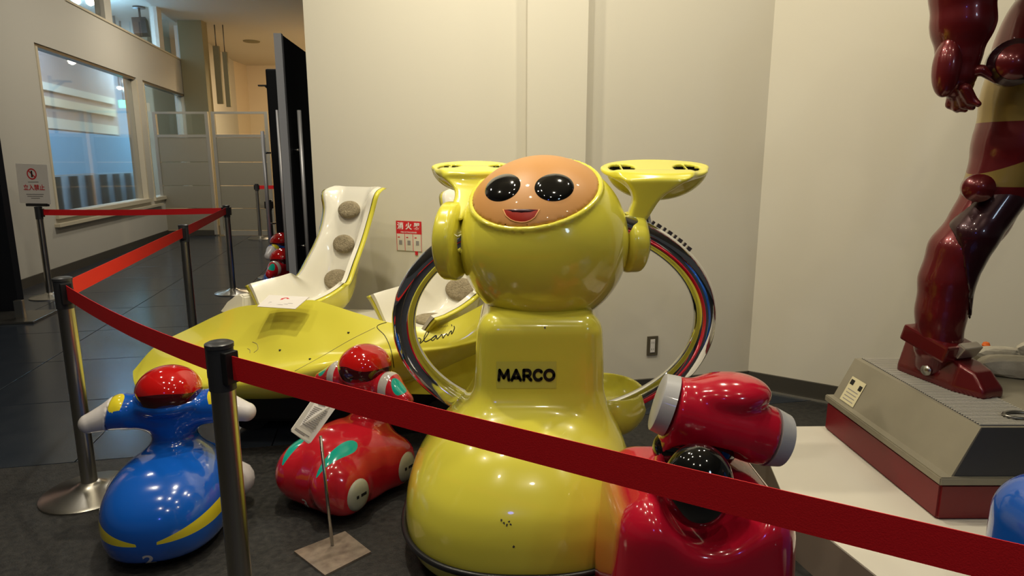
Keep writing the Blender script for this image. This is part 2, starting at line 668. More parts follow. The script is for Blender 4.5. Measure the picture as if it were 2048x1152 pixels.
# fit the left end of the wall to its edge in view
wall_l = wall_seg('wall_back_left', WA, (0.09, 3.72), 0, CEIL, 0.25, M['wall'])
wall_c = prism('wall_back_pilaster', [(0.083, 3.66), (0.405, 3.655), (0.44, 3.95), (0.05, 3.95)], 0, CEIL, M['wall'])
wall_c['kind'] = 'structure'
wall_m = wall_seg('wall_back_centre', (0.40, 3.705), WD, 0, CEIL, 0.25, M['wall'])
wall_r = wall_seg('wall_back_right', WD, WE, 0, CEIL, 0.25, M['wall'])


def skirting(name, a, b):
    a = Vector(a); b = Vector(b)
    d = (b - a).normalized(); n = Vector((d.y, -d.x))
    o = prism(name, [a, b, b + n * 0.016, a + n * 0.016], 0, 0.11, M['base'])
    o['kind'] = 'structure'
    prism('foot_line', [a + n * 0.017, b + n * 0.017, b + n * 0.026, a + n * 0.026], 0, 0.010, M['silverline'], o)  # thin pale metallic line along the foot of the skirting


skirting('baseboard_left', WA, (0.083, 3.72))
skirting('baseboard_pilaster', (0.083, 3.66), (0.405, 3.655))
skirting('baseboard_centre', (0.405, 3.705), WD)
skirting('baseboard_right', WD, WE)

# corridor wall with its two windows and the clerestory above
WY0, WY1, WY2, WY3 = 8.20, 11.62, 11.92, 14.55
ZB, ZT, ZS = 0.74, 2.81, 3.50


def lw_box(name, y0, y1, z0, z1, m, parent=None, out0=-0.22, out1=0.0):
    a = lw(y0, 0, out0); b = lw(y1, 0, out0); c2 = lw(y1, 0, out1); d2 = lw(y0, 0, out1)
    return prism(name, [(a.x, a.y), (b.x, b.y), (c2.x, c2.y), (d2.x, d2.y)], z0, z1, m, parent)


wl = lw_box('wall_left', 6.1, 21.0, 0, ZB, M['wall_far'])
wl['kind'] = 'structure'
for (y0, y1, z0, z1) in [(6.1, WY0, ZB, CEIL), (WY0, 15.0, ZT, ZS), (WY1, WY2, ZB, ZT), (WY3, 15.0, ZB, ZT), (15.0, 21.0, ZB, CEIL), (WY0, 9.2, ZS, CEIL)]:
    lw_box('wall_section', y0, y1, z0, z1, M['wall_far'], wl)
lw_box('baseboard', 6.1, 12.45, 0, 0.11, M['base'], wl, 0, 0.02)
lw_box('ledge', 8.1, 12.2, 0.60, 0.64, M['frame_wood'], wl, 0.0, 0.06)

for n_, (y0, y1) in enumerate([(WY0, WY1), (WY2, WY3)]):
    w = lw_box('window_%d' % (n_ + 1), y0 - 0.05, y1 + 0.05, ZB - 0.04, ZB + 0.02, M['frame_wood'], None, -0.2, 0.04)
    w['kind'] = 'structure'
    lw_box('frame_head', y0, y1, ZT - 0.04, ZT, M['steel_dark'], w, -0.14, -0.02)
    lw_box('frame_side', y0, y0 + 0.05, ZB + 0.02, ZT - 0.04, M['frame_wood'], w, -0.14, 0.01)
    lw_box('frame_side', y1 - 0.05, y1, ZB + 0.02, ZT - 0.04, M['frame_wood'], w, -0.14, 0.01)
    lw_box('pane', y0 + 0.05, y1 - 0.05, ZB + 0.02, ZT - 0.04, M['glass'], w, -0.085, -0.075)
cl = lw_box('window_3', 9.2, 15.0, ZS, ZS + 0.03, M['frame_wood'], None, -0.2, 0.02)
cl['kind'] = 'structure'
for y in (10.6, 13.2):
    lw_box('mullion', y, y + 0.28, ZS + 0.03, CEIL, M['wall_far'], cl, -0.16, -0.02)
lw_box('pane', 9.2, 15.0, ZS + 0.03, CEIL, M['glass'], cl, -0.085, -0.078)

# the lit room behind the corridor windows
room = lw_box('wall_inner_room', 6.4, 24.0, 0, CEIL, M['pink_wall'], None, -4.6, -4.4)
room['kind'] = 'structure'
a_ = lw(21, 0, -4.5); b_ = lw(21, 0, -0.3)
endw = wall_seg('wall_inner_end', (a_.x, a_.y), (b_.x, b_.y), 0, CEIL, 0.1, M['sky_wall'])
lw_box('wall_band', 11.0, 16.6, 2.0, CEIL, M['pink_wall'], room, -2.14, -2.08)
for z0, z1, mm in [(2.02, 2.22, 'ceil'), (2.44, 2.60, 'wall_warm'), (2.72, 2.86, 'ceil')]:
    lw_box('wall_band', 11.0, 16.4, z0, z1, M[mm], room, -2.07, -2.04)
scr = lw_box('projection_screen', 11.2, 17.6, 1.15, 1.98, M['blue_blind'], None, -2.02, -1.98)
tag(scr, 'wide pale blue lit screen in the room behind the corridor window', 'screen')
for k in range(9):
    y = 11.75 + k * 0.72
    b = lw_box('balustrade_bar', y, y + 0.32, 0.0, 1.12, M['dark_post'], None, -1.90, -1.86)
    nth = ['leftmost', 'second', 'third', 'fourth', 'fifth', 'sixth', 'seventh', 'eighth', 'rightmost'][k]
    tag(b, nth + ' from the left of the dark bars below the blue screen behind the window', 'bar', 'dark bars under the blue screen')
lw_box('backing', 11.2, 17.6, 0.0, 1.13, M['sky_wall'], room, -2.02, -1.98)
lamp('inner_room_lamp', tuple(lw(11.5, 3.9, -1.0)), 60, 0.5, (0.75, 0.85, 1.0), aim=tuple(lw(13, 1.0, -2.0)))
lamp('inner_room_lamp', tuple(lw(17.5, 4.0, -1.5)), 160, 0.5, (0.45, 0.75, 1.0), aim=tuple(lw(18, 1.0, -2.6)))
lamp('inner_room_lamp', tuple(lw(9.5, 3.9, -3.2)), 30, 0.4, (1.0, 0.75, 0.6), aim=tuple(lw(10.5, 1.5, -4.4)))


lamp('inner_room_lamp', tuple(lw(12.5, 3.7, -1.0)), 90, 0.3, (0.30, 0.62, 1.0), kind='POINT')
lamp('inner_room_lamp', tuple(lw(18, 3.6, -1.8)), 190, 0.3, (0.32, 0.66, 1.0), kind='POINT')


def ceiling_bulb(u, v, y, r, m, label, cat='lamp'):
    p = at_y(u, v, y)
    t = empty('ceiling_spot', (p.x, p.y, CEIL), 0, label, cat)
    tube('stem', [(0, 0, 0), (0, 0, p.z - CEIL)], 0.015, M['black'], t, seg=8)
    lathe('lit_bulb', [(0.01, -r), (r * 0.8, -r * 0.6), (r, 0), (r * 0.8, r * 0.6), (0.01, r)], m, t, (0, 0, p.z - CEIL), 16)
    return t


ceiling_bulb(143, 122, 10.5, 0.055, M['lamp_on'], 'round lit ceiling spot at upper left of the large corridor window')
ceiling_bulb(251, 163, 15.5, 0.05, M['lamp_on'], 'small lit spot at upper right corner of the large corridor window')
ceiling_bulb(254, 179, 14.5, 0.075, M['lamp_cool'], 'largest lit spot above the green sign behind the corridor window')
ceiling_bulb(238, 176, 14.0, 0.035, M['lamp_on'], 'smallest lit spot above the green sign, left of the large one')
p = at_y(247, 208, 14.0)
gs = empty('exit_sign', (p.x, p.y, CEIL), 0, 'small glowing green exit sign behind the corridor window', 'sign')
tube('hanger', [(0, 0, 0), (0, 0, p.z - CEIL + 0.08)], 0.012, M['black'], gs, seg=8)
box('lit_face', (0, 0, p.z - CEIL), (0.18, 0.04, 0.15), M['lamp_green'], gs, bevel=0.006)
for (u, v, nm) in [(152, 2, 'blue-white lit spot at the top edge of the clerestory'), (180, 4, 'second lit spot at the top edge of the clerestory')]:
    ceiling_bulb(u, v, 11.4, 0.06, M['lamp_cool'] if u < 160 else M['lamp_on'], nm)

# black speaker hanging behind the clerestory
p = at_y(281, 52, 13.2)
sp = empty('hanging_speaker', (p.x, p.y, CEIL), 0.3, 'black speaker hanging from a bracket behind the clerestory', 'speaker')
lathe('ceiling_plate', [(0.11, -0.03), (0.11, 0)], M['black'], sp, seg=16)
tube('bracket', [(0, 0, -0.02), (0, 0, p.z - CEIL + 0.12)], 0.02, M['black'], sp, seg=8)
box('cabinet', (0, 0, p.z - CEIL - 0.02), (0.25, 0.2, 0.31), M['black'], sp, rot=Euler((R(-12), R(-5), 0)).to_matrix(), bevel=0.012)

# pillar and far corridor
colm = box('wall_pillar', (-6.76, 14.55, CEIL / 2), (0.50, 0.25, CEIL), M['olive'])
colm['kind'] = 'structure'
ew = box('wall_far_end', (-4.5, 21.1, CEIL / 2), (12, 0.2, CEIL), M['wall_warm'])
ew['kind'] = 'structure'
cw = box('wall_corridor_side', (-8.3, 18.3, CEIL / 2), (0.2, 5.8, CEIL), M['wall_warm'])
cw['kind'] = 'structure'
rw = box('wall_corridor_right', (-3.15, 17, CEIL / 2), (0.2, 8.0, CEIL), M['wall_warm'])
rw['kind'] = 'structure'
for (u0, u1, v0, v1, lb) in [(427, 437, 92, 208, 'left of the two olive hanging panels beside the pillar'),
                             (444, 457, 104, 214, 'right of the two olive hanging panels beside the pillar')]:
    a = at_y(u0 + 5, v0, 14.9); b = at_y(u0 + 5 + (u1 - u0) * 0.0 + 10, v1, 14.9)
    bw = 0.135 if u0 < 440 else 0.10
    t = empty('hanging_slat', ((a.x + b.x) / 2, 14.9, CEIL), 0, lb.replace('panels', 'slats'), 'banner')  # olive slat hung from the ceiling
    zt, zb = min(a.z, CEIL - 0.08) - CEIL, b.z - CEIL
    box('board', (0, 0, (zt + zb) / 2), (bw, 0.06, zt - zb), M['olive'], t, bevel=0.006)
    tube('rod', [(0, 0, zt), (0, 0, 0)], 0.012, M['steel_dark'], t, seg=8)
p = at_z(503, 83, CEIL - 0.01)
cv = lathe('ceiling_vent', [(0.05, -0.03), (0.19, -0.02), (0.2, 0.0)], M['olive'], None, (p.x, p.y, CEIL - 0.001))
tag(cv, 'small round ceiling vent over the far corridor', 'vent')
p = at_y(531, 172, 14)
wd = empty('wall_bracket', (p.x, p.y, p.z), 0, 'dark wedge shaped bracket jutting out beside the curved black door', 'bracket')
prism('wedge', [(-0.14, -0.05), (0.2, -0.05), (0.2, 0.05), (-0.14, 0.05)], -0.01, 0.02, M['black'], wd)
tube('arm', [(0.0, 0, 0.0), (0.2, 0.0, -0.16)], 0.025, M['black'], wd, seg=8)
box('pole', (0.22, 0, -0.65), (0.05, 0.05, 1.5), M['black'], wd)

# partition screens (glass strip above taupe boards)
def partition(x0, x1, y, label):
    t = empty('partition_screen', ((x0 + x1) / 2, y, 0), 0, label, 'partition', 'partition screens across the corridor')
    w = (x1 - x0)
    z1, z0 = 2.31, 1.87
    for s in (-1, 1):
        box('post', (s * (w / 2 - 0.03), 0, z1 / 2 + 0.01), (0.06, 0.06, z1 - 0.02), M['alu'], t)
    box('top_rail', (0, 0, z1 - 0.02), (w - 0.12, 0.05, 0.04), M['alu'], t)
    box('mid_rail', (0, 0, z0), (w - 0.12, 0.05, 0.05), M['alu'], t)
    box('pane', (0, 0, (z0 + z1) / 2), (w - 0.12, 0.008, z1 - z0 - 0.09), M['glass'], t)
    hs = [0.10, 0.52, 0.95, 1.39, 1.845]
    for k in range(4):
        box('board', (0, 0, (hs[k] + hs[k + 1]) / 2), (w - 0.125, 0.03, hs[k + 1] - hs[k] - 0.012), M['board'], t, bevel=0.003)
    box('bottom_rail', (0, 0, 0.05), (w - 0.12, 0.05, 0.09), M['alu'] if x0 > -5.7 else M['base'], t)


partition(-6.69, -5.66, 12.5, 'taupe partition screen with a glass strip, beside the corridor window')
partition(-5.60, -4.55, 12.5, 'taupe partition screen with a glass strip, beside the black doors')

# dark door leaf at the left edge
q1 = at_z(45, 622, 0)
dl = box('door_1', (q1.x - 0.6, q1.y, 1.5), (1.2, 0.08, 3.0), M['door_black'])
dl['kind'] = 'structure'
box('door_handle', (0.35 + q1.x - 0.6, q1.y - 0.06, 1.0), (0.02, 0.04, 0.4), M['steel_dark'], dl, wc=True)

# black double doors at the end of the pale wall
pe = at_y(556, 66, 5.05)
dr = empty('door_2', (pe.x, 5.05, 0), R(5))
dr['kind'] = 'structure'
DH = pe.z
box('door_edge', (0, 0, DH / 2), (0.055, 0.05, DH - 0.01), M['door_edge'], dr)
box('door_leaf', (0.0, 0.60, DH / 2), (0.05, 1.14, DH - 0.02), M['door_black'], dr)
for s, l in ((1, 0.09), (-1, 0.07)):
    h = tube('door_handle', [(s * l, 0.12, 0.55), (s * l, 0.12, 1.80)], 0.016, M['handle'], dr, seg=10)
    for z in (0.75, 1.5):
        tube('handle_mount', [(s * l, 0.12, z), (s * 0.02, 0.12, z)], 0.010, M['chrome'], dr, seg=8)
pe2 = at_y(536, 140, 7.2)
dr2 = empty('door_3', (pe2.x, 7.2, 0), R(4))
dr2['kind'] = 'structure'
DH2 = pe2.z
box('door_leaf', (0.12, 0.3, DH2 / 2), (0.22, 0.9, DH2 - 0.01), M['door_black'], dr2, bevel=0.02)
tube('door_handle', [(-0.04, -0.22, 0.55), (-0.04, -0.22, 1.72)], 0.02, M['handle'], dr2, seg=10)
for z in (0.75, 1.5):
    tube('handle_mount', [(-0.04, -0.22, z), (0.0, -0.13, z)], 0.012, M['chrome'], dr2, seg=8)
# dark wall that carries the open door leaves
dw = box('wall_doorway', (-1.15, 5.9, CEIL / 2), (0.9, 0.12, CEIL), M['door_black'])
dw['kind'] = 'structure'

# ================================================================== STANCHIONS AND BELTS
def stanchion(x, y, h, label, rb=0.19, clips=(0, PI), r=0.031, head='black', sign=False):
    t = empty('stanchion', (x, y, 0), 0, label, 'stanchion', 'belt barrier posts')
    lathe('base', [(rb, 0), (rb, 0.008), (rb * 0.92, 0.016), (rb * 0.4, 0.032), (0.05, 0.045), (0.035, 0.055)], M['steel'], t, seg=40)
    lathe('pole', [(r, 0.05), (r, h - 0.11)], M['steel'], t, seg=24)
    hd = lathe('head', [(r + 0.003, h - 0.125), (r + 0.003, h - 0.012), (r + 0.005, h - 0.010), (r + 0.005, h), (r - 0.003, h + 0.004)], M['greycap'], t, seg=24)
    for a in clips:
        c = Vector((math.cos(a), math.sin(a), 0)) * (r + 0.006)
        rot = Matrix.Rotation(a, 3, 'Z')
        box('clip', (c.x, c.y, h - 0.060), (0.020, 0.040, 0.085), M['black'], hd, rot=rot, bevel=0.003)
    return t


def belt(a, b, label, w=0.055, m='belt', sag=0.01, z0=0.0, z1=0.0, tilt=0.0):
    a = Vector(a); b = Vector(b)
    d = (b - a).normalized()
    n = Vector((-d.y, d.x, 0)).normalized()
    V, Fc = [], []
    N = 24
    for i in range(N + 1):
        s = i / N
        p = a.lerp(b, s)
        p.z -= sag * 4 * s * (1 - s)
        tl = tilt * math.sin(PI * s)
        upv = Vector((0, 0, 1)) * math.cos(tl) + n * math.sin(tl)
        for (k, q) in ((-1, -1), (1, -1), (1, 1), (-1, 1)):
            V.append(p + upv * (w / 2) * q + n * 0.0008 * k)
    for i in range(N):
        for k in range(4):
            Fc.append((i * 4 + k, i * 4 + (k + 1) % 4, (i + 1) * 4 + (k + 1) % 4, (i + 1) * 4 + k))
    Fc.append((0, 1, 2, 3)); Fc.append(tuple(N * 4 + k for k in (3, 2, 1, 0)))
    c = (a + b) / 2
    V = [v - c for v in V]
    o = from_py('barrier_belt', V, Fc, M[m], None, smooth=False)
    o.location = c
    return tag(o, label, 'belt', 'red barrier belts')


P1 = at_z(438, 686, 0.955); P1 = Vector((P1.x, P1.y, 0))
P2 = Vector((at_z(124, 556, 0.95).x, at_z(124, 556, 0.95).y, 0))
P3 = Vector((at_z(366, 450, 0.95).x, at_z(366, 450, 0.95).y, 0))
P4 = Vector((at_z(452, 411, 0.95).x, at_z(452, 411, 0.95).y, 0))
P5 = Vector((at_z(76, 414, 0.95).x, at_z(76, 414, 0.95).y, 0))
P6 = Vector((at_z(513, 368, 1.0).x, at_z(513, 368, 1.0).y, 0))
P7 = Vector((at_z(537, 400, 0.95).x, at_z(537, 400, 0.95).y, 0))
PR = Vector((1.62, 0.27, 0))


def ang(a, b): return math.atan2(b.y - a.y, b.x - a.x)


stanchion(P1.x, P1.y, 0.955, 'nearest steel belt post, with a dark cap, right of the blue robot', clips=(ang(P1, P2), ang(P1, PR)))
stanchion(P2.x, P2.y, 0.95, 'steel belt post whose round base shows left of the blue robot', clips=(ang(P2, P1), ang(P2, P3)))
stanchion(P3.x, P3.y, 0.95, 'steel belt post in the middle of the red belt run beyond the yellow car nose', clips=(ang(P3, P2), ang(P3, P4)))
stanchion(P4.x, P4.y, 0.95, 'steel belt post where two red belts meet in front of the partition', clips=(ang(P4, P3), ang(P4, P5), 0.2))
ss = stanchion(P5.x, P5.y, 0.95, 'steel belt post carrying a white sign, beside the left corridor wall', clips=(ang(P5, P4), PI / 2))
stanchion(P6.x, P6.y, 1.0, 'farthest steel belt post, with a short belt leading behind the doors', rb=0.22, clips=(0, PI))
stanchion(P7.x, P7.y, 0.95, 'steel belt post without belt beside the open black door', clips=(0, PI))
stanchion(PR.x, PR.y, 0.955, 'steel belt post outside the picture at the right end of the front belt', clips=(ang(PR, P1),))


def between(A, B, z, off=0.045):
    d = (B - A).normalized()
    return tuple(Vector((A.x, A.y, z)) + d * off), tuple(Vector((B.x, B.y, z)) - d * off)


a, b = between(P1, PR, 0.895); belt(a, b, 'long red belt crossing in front of the yellow robot', 0.064, sag=0.02)
a, b = between(P1, P2, 0.895); belt(a, b, 'red belt sloping over the blue robot toward the left post', 0.060, sag=0.02)
a, b = between(P2, P3, 0.895); belt(a, b, 'orange-red belt from the left post toward the corridor', 0.070, m='belt_orange', sag=0.0)
a, b = between(P3, P4, 0.895); belt(a, b, 'short red belt between the two posts in front of the partition', 0.070, sag=0.0)
a, b = between(P4, P5, 0.895); belt(a, b, 'far red belt running to the post with the white sign', 0.060, sag=0.01)
a, b = between(P6, Vector((P6.x + 1.0, P6.y + 0.2, 0)), 0.94); belt(a, b, 'short red belt at the farthest post, leading behind the doors', 0.065, sag=0.0)

# white sign on the post
M_sign = empty('keep_out_sign', (P5.x, P5.y, 0.95), math.atan2(P5.x, -P5.y) * 0 + R(-8),
               'white sign with a red prohibition ring on the left stanchion', 'sign')
box('holder', (0, 0, 0.022), (0.24, 0.04, 0.03), M['black'], M_sign, bevel=0.004)
tl = R(4)
bd = box('board', (-0.015, 0, 0.235), (0.36, 0.006, 0.40), M['card'], M_sign, rot=Matrix.Rotation(R(2), 3, 'Y'), bevel=0.002)
ring = []
V, Fc = strip_poly([(-0.015 + 0.05 * math.cos(t), 0.335 + 0.05 * math.sin(t)) for t in np.linspace(0, 2 * PI, 33)], 0.013)
from_py('red_ring', [(x, -0.005, z) for x, z in V], Fc, M['red_print'], M_sign)
V, Fc = strip_poly([(-0.05, 0.37), (0.02, 0.30)], 0.012)
from_py('red_bar', [(x, -0.0052, z) for x, z in V], Fc, M['red_print'], M_sign)
box('figure_print', (-0.015, -0.0048, 0.335), (0.018, 0.001, 0.065), M['print'], M_sign)


def put_text(name, s, size, m, parent, loc, rot, offset=0.0, shear=0.0, space=1.0):
    me = text_mesh(s, size, offset, 0.0004, shear=shear, space=space)
    o = link(name, me, m, parent)
    o.location = loc
    o.rotation_euler = rot
    return o


put_text('sign_text', '立入禁止', 0.062, M['red_print'], M_sign, (-0.01, -0.005, 0.195), (PI / 2, 0, 0), offset=0.001)
for k, (w_, z_, mm) in enumerate([(0.12, 0.255, 'grey_print'), (0.2, 0.13, 'grey_print'), (0.18, 0.11, 'grey_print'), (0.1, 0.09, 'grey_print')]):
    box('print_line', (-0.01, -0.0045, z_), (w_, 0.001, 0.007), M[mm], M_sign)

# low clutter at the foot of the sign post
q = at_z(20, 625, 0.0)
rm = box('threshold_strip', (q.x - 0.3, q.y - 0.35, 0.01), (1.6, 0.5, 0.02), M['steel_dark'], None, rot=Matrix.Rotation(R(12), 3, 'Z'), bevel=0.004)
tag(rm, 'flat grey metal strip on the floor before the dark door at the left edge', 'floor strip')
q = at_z(48, 640, 0.0)
dp = empty('door_stop_stand', (q.x, q.y, 0), R(15), 'small grey metal stand on the floor beside the dark door', 'stand')
box('plate', (0, 0, 0.008), (0.24, 0.16, 0.016), M['steel'], dp, bevel=0.003)
box('upright', (-0.02, 0, 0.10), (0.07, 0.05, 0.17), M['steel'], dp, bevel=0.006)

# ================================================================== MARCO: the big yellow robot
mx, my = 0.06, 2.32
marco = empty('yellow_robot', (mx, my, 0), 0, 'large yellow robot with a tan smiling face and chrome ring arms', 'robot')


_bz = np.linspace(-0.1, 0.75, 341)
_bk = np.interp(_bz, [0.0, 0.05, 0.13, 0.22, 0.30, 0.38, 0.44, 0.50, 0.56, 0.62], [0.90, 0.97, 1.00, 0.99, 0.94, 0.83, 0.72, 0.60, 0.52, 0.50])
_kern = np.exp(-np.linspace(-2.5, 2.5, 61) ** 2); _kern /= _kern.sum()
_bk = np.convolve(np.pad(_bk, 30, mode='edge'), _kern, mode='valid')


def base_f(P):
    x, y, z = P[0] - 0.045, P[1] - 2.33, P[2]
    zz = np.clip(z, 0, 0.62)
    k = np.interp(zz, _bz, _bk)
    a, b = 0.445 * k, 0.47 * k
    q = ((np.abs(x) / a) ** 2.5 + (np.abs(y) / b) ** 2.5) ** (1 / 2.5)
    d = (q - 1) * a * 0.85
    return smax(smax(d, z - 0.52, 0.10), 0.02 - z, 0.03)


def torso_f(P):
    z = P[2]
    w = np.interp(z, [0.4, 0.5, 0.6, 0.75, 0.9], [0.275, 0.252, 0.238, 0.232, 0.222])
    x = (P[0] - 0.10) * 0.235 / w
    return rbox([x, P[1], z], (0, 2.42, 0.62), (0.235, 0.215, 0.27), 0.075)


def body_f(P):
    d = smin(base_f(P), torso_f(P), 0.11)
    return d


body = sdf_mesh('body', body_f, (-0.45, 1.80, -0.02), (0.56, 2.86, 0.96), 0.013, M['yellow'], marco, True)
bv_body = bvh_of([body])
# bumper line round the base
pts = []
for t in np.linspace(0, 2 * PI, 97)[:-1]:
    c, s = math.cos(t), math.sin(t)
    e = 2 / 2.5
    x = 0.452 * math.copysign(abs(c) ** e, c); y = 0.478 * math.copysign(abs(s) ** e, s)
    pts.append((0.045 + x, 2.33 + y, 0.115))
tube('bumper_strip', pts, 0.011, M['black'], marco, True, seg=8, closed=True)
tube('strip_joint', [(-0.19, 1.872, 0.105), (-0.19, 1.880, 0.03)], 0.007, M['black'], marco, True, seg=6)
# underframe
lathe('underframe', [(0.33, 0.0), (0.36, 0.05)], M['black'], marco, (0.0, 0.0, 0), seg=32)


def marco_fender(P):
    d = ell(P, (0.40, 2.62, 0.42), (0.17, 0.20, 0.145))
    d = smax(d, -ell(P, (0.40, 2.62, 0.50), (0.145, 0.17, 0.12)), 0.02)
    return d


sdf_mesh('rear_fender', marco_fender, (0.2, 2.4, 0.24), (0.62, 2.86, 0.60), 0.010, M['yellow'], marco, True)

# head
HC = Vector((0.121, 2.50, 1.112)); HR = 0.327
FN = Vector((-0.165, -0.46, 0.875)).normalized()
FA = R(47)


def head_f(P):
    d = np.sqrt((P[0] - HC.x) ** 2 + (P[1] - HC.y) ** 2 + (P[2] - HC.z) ** 2)
    sph = d - HR
    # face recess
    h = plane(P, HC, FN)
    cut = plane(P, HC + FN * (HR * math.cos(FA)), FN)
    inner = d - HR * 0.955
    cavity = smax(-cut, -inner, 0.004)
    out = smax(sph, -cavity, 0.006)
    rr = np.sqrt(np.maximum(d ** 2 - h ** 2, 0))
    rim = np.sqrt((rr - HR * math.sin(FA)) ** 2 + (h - HR * math.cos(FA)) ** 2) - 0.010
    return smin(out, rim, 0.008)


head = sdf_mesh('head', head_f, tuple(HC - Vector((.36, .36, .36))), tuple(HC + Vector((.36, .36, .36))), 0.0095, M['yellow'], marco, True)


def face_f(P):
    d = ell([P[0], P[1], P[2]], tuple(HC), (HR * 1.005,) * 3)
    cut = -plane(P, HC + FN * (HR * math.cos(FA) + 0.002), FN)
    return smax(d, cut, 0.012)


face = sdf_mesh('face', face_f, tuple(HC - Vector((.36, .36, .1))), tuple(HC + Vector((.36, .36, .36))), 0.009, M['skin'], marco, True)
bv_face = bvh_of([face])
O = Vector((0, 0, CAMH))


def face_patch(name, boundary, m, parent, lift, rings=6):
    """boundary: closed outline on the face sphere seen from the front; domed patch that sits on it"""
    cx = sum(p[0] for p in boundary) / len(boundary); cy = sum(p[1] for p in boundary) / len(boundary)
    V = []
    n = len(boundary)

    def hit(u, v, l):
        r = ray(u, v).normalized()
        h = bv_face.ray_cast(O, r)
        p = h[0] if h[0] is not None else on_plane(u, v, HC, FN)
        return HC + (p - HC).normalized() * ((p - HC).length + l)
    for k in range(1, rings + 1):
        s = k / rings
        for (u, v) in boundary:
            V.append(hit(cx + (u - cx) * s, cy + (v - cy) * s, lift * math.sqrt(max(1 - s ** 2.2, 0)) + 0.0006))
    V.append(hit(cx, cy, lift + 0.0006))
    Fc = []
    for k in range(rings - 1):
        for i in range(n):
            Fc.append((k * n + i, k * n + (i + 1) % n, (k + 1) * n + (i + 1) % n, (k + 1) * n + i))
    for i in range(n):
        Fc.append((len(V) - 1, (i + 1) % n, i))
    return from_py(name, V, Fc, m, parent, True, smooth=True)


def ellipse_px(cx, cy, a, b, rot, n=40):
    return [(cx + a * math.cos(t) * math.cos(rot) - b * math.sin(t) * math.sin(rot),
             cy + a * math.cos(t) * math.sin(rot) + b * math.sin(t) * math.cos(rot)) for t in np.linspace(0, 2 * PI, n + 1)[:-1]]


face_patch('eye', ellipse_px(1005.5, 375.5, 37, 25.5, R(-23)), M['gloss_black'], face, 0.008)
face_patch('eye', ellipse_px(1108.5, 375, 39.5, 27.5, R(-3)), M['gloss_black'], face, 0.008)
mo = [(1007, 420), (1015, 419), (1025, 418.5), (1043, 418.5), (1060, 418.5), (1070, 419), (1078, 420),
      (1075, 427), (1069, 434), (1060, 440), (1050, 443), (1040, 443.5), (1030, 442), (1021, 438), (1013, 431)]
mo = [tuple(p) for p in mo]
face_patch('mouth', mo, M['mouth'], face, 0.001, 4)
face_patch('upper_mouth_shadow', [(1008, 420), (1025, 418.5), (1043, 418.5), (1060, 418.5), (1077, 420), (1066, 425), (1043, 427), (1020, 425)],
           M['statue_dark'], face, 0.002, 3).name = 'mouth_shadow'  # shade under the mouth's upper edge, painted as a dark patch
# mouth rim
rim_pts = []
for (u, v) in [(1006, 419), (1012, 432), (1021, 439.5), (1031, 443.5), (1042, 445), (1052, 444.5), (1062, 440.5), (1070, 435), (1079, 419)]:
    h = bv_face.ray_cast(O, ray(u, v).normalized())
    rim_pts.append(h[0])
tube('lower_lip', rim_pts, 0.0025, M['skin'], face, True, seg=8)

# ears, antennae
def antenna(C, sx, sy, sz, tilt, stem_a, stem_b, name, fwd=1.0):
    ca, sa = math.cos(tilt), math.sin(tilt)

    def loc(P):
        x, y, z = P[0] - C[0], P[1] - C[1], P[2] - C[2]
        return [x, y * ca + z * sa, -y * sa + z * ca]

    def f(P):
        L = loc(P)
        q = (np.abs(L[0] / sx) ** 2.2 + np.abs(L[1] / sy) ** 2.2 + 1e-9)
        slab = smax(ell(L, (0, 0, 0), (sx, sy, 0.060)), -0.026 - L[2], 0.02)
        hull = ell(L, (0.02 * np.sign(C[0]), 0.035, 0), (sx * 0.97, sy * 0.70, sz))
        d = smin(slab, hull, 0.015)
        d = smax(d, L[2] - 0.004, 0.012)
        # flat faced stem that fans out into the wing
        t_ = np.clip((P[2] - stem_b[2]) / (stem_a[2] - stem_b[2]), 0, 1.3)
        cx_ = stem_b[0] + (stem_a[0] - stem_b[0]) * t_
        cy_ = stem_b[1] + (stem_a[1] - stem_b[1]) * t_
        hw_ = 0.034 + 0.020 * t_ + 0.05 * np.maximum(t_ - 0.6, 0) ** 2 * 3
        st = smax(smax(np.abs(P[0] - cx_) - hw_, np.abs(P[1] - cy_) - 0.036, 0.02), stem_b[2] - P[2], 0.01)
        st = smax(st, L[2] - 0.004, 0.014)
        d = smin(d, st, 0.06)
        return smax(d, -holes(P, L), 0.004)

    def holes(P, L):
        h = None
        for cx in (-0.60 * sx, 0.60 * sx):
            c2 = np.sqrt(((L[0] - cx) / 0.052) ** 2 + (L[1] / 0.052) ** 2)
            d = (c2 - 1) * 0.045
            d = smax(d, -0.022 - L[2], 0.004)
            d = smax(d, -(np.abs(L[0] - cx) - 0.003), 0.003)
            h = d if h is None else np.minimum(h, d)
        c2 = smax(np.sqrt((L[0] + 0.03 * sx / 0.2) ** 2 + L[1] ** 2) - 0.008, -0.025 - L[2], 0.003)
        return h

    def hole_shade_attr(P):
        L = loc(P)
        return np.where((holes(P, L) < 0.003) & (L[2] < -0.005) & (L[2] > -0.026), 1.0, -1.0)
    lo = (min(C[0] - sx, stem_b[0] - 0.05) - 0.02, min(C[1] - sy, stem_b[1] - 0.05) - 0.09, min(C[2] - sz, stem_b[2] - 0.05) - 0.04)
    hi = (max(C[0] + sx, stem_b[0] + 0.05) + 0.02, C[1] + sy + 0.02, C[2] + sy * sa + 0.06)
    return sdf_mesh(name, f, lo, hi, 0.0065, M['yellow_dark'], marco, True, attrs={'hole_shade': hole_shade_attr})


CR = at_y(1308, 337, 2.60)
antenna(CR, 0.212, 0.13, 0.14, R(15), (CR.x - 0.035, CR.y - 0.12, CR.z - 0.075), tuple(at_y(1264, 455, 2.50)), 'antenna')
CL = at_y(950, 337, 2.66)
antenna(CL, 0.165, 0.12, 0.11, R(14), (CL.x + 0.0, CL.y - 0.11, CL.z - 0.07), tuple(at_y(908, 440, 2.44)), 'antenna')


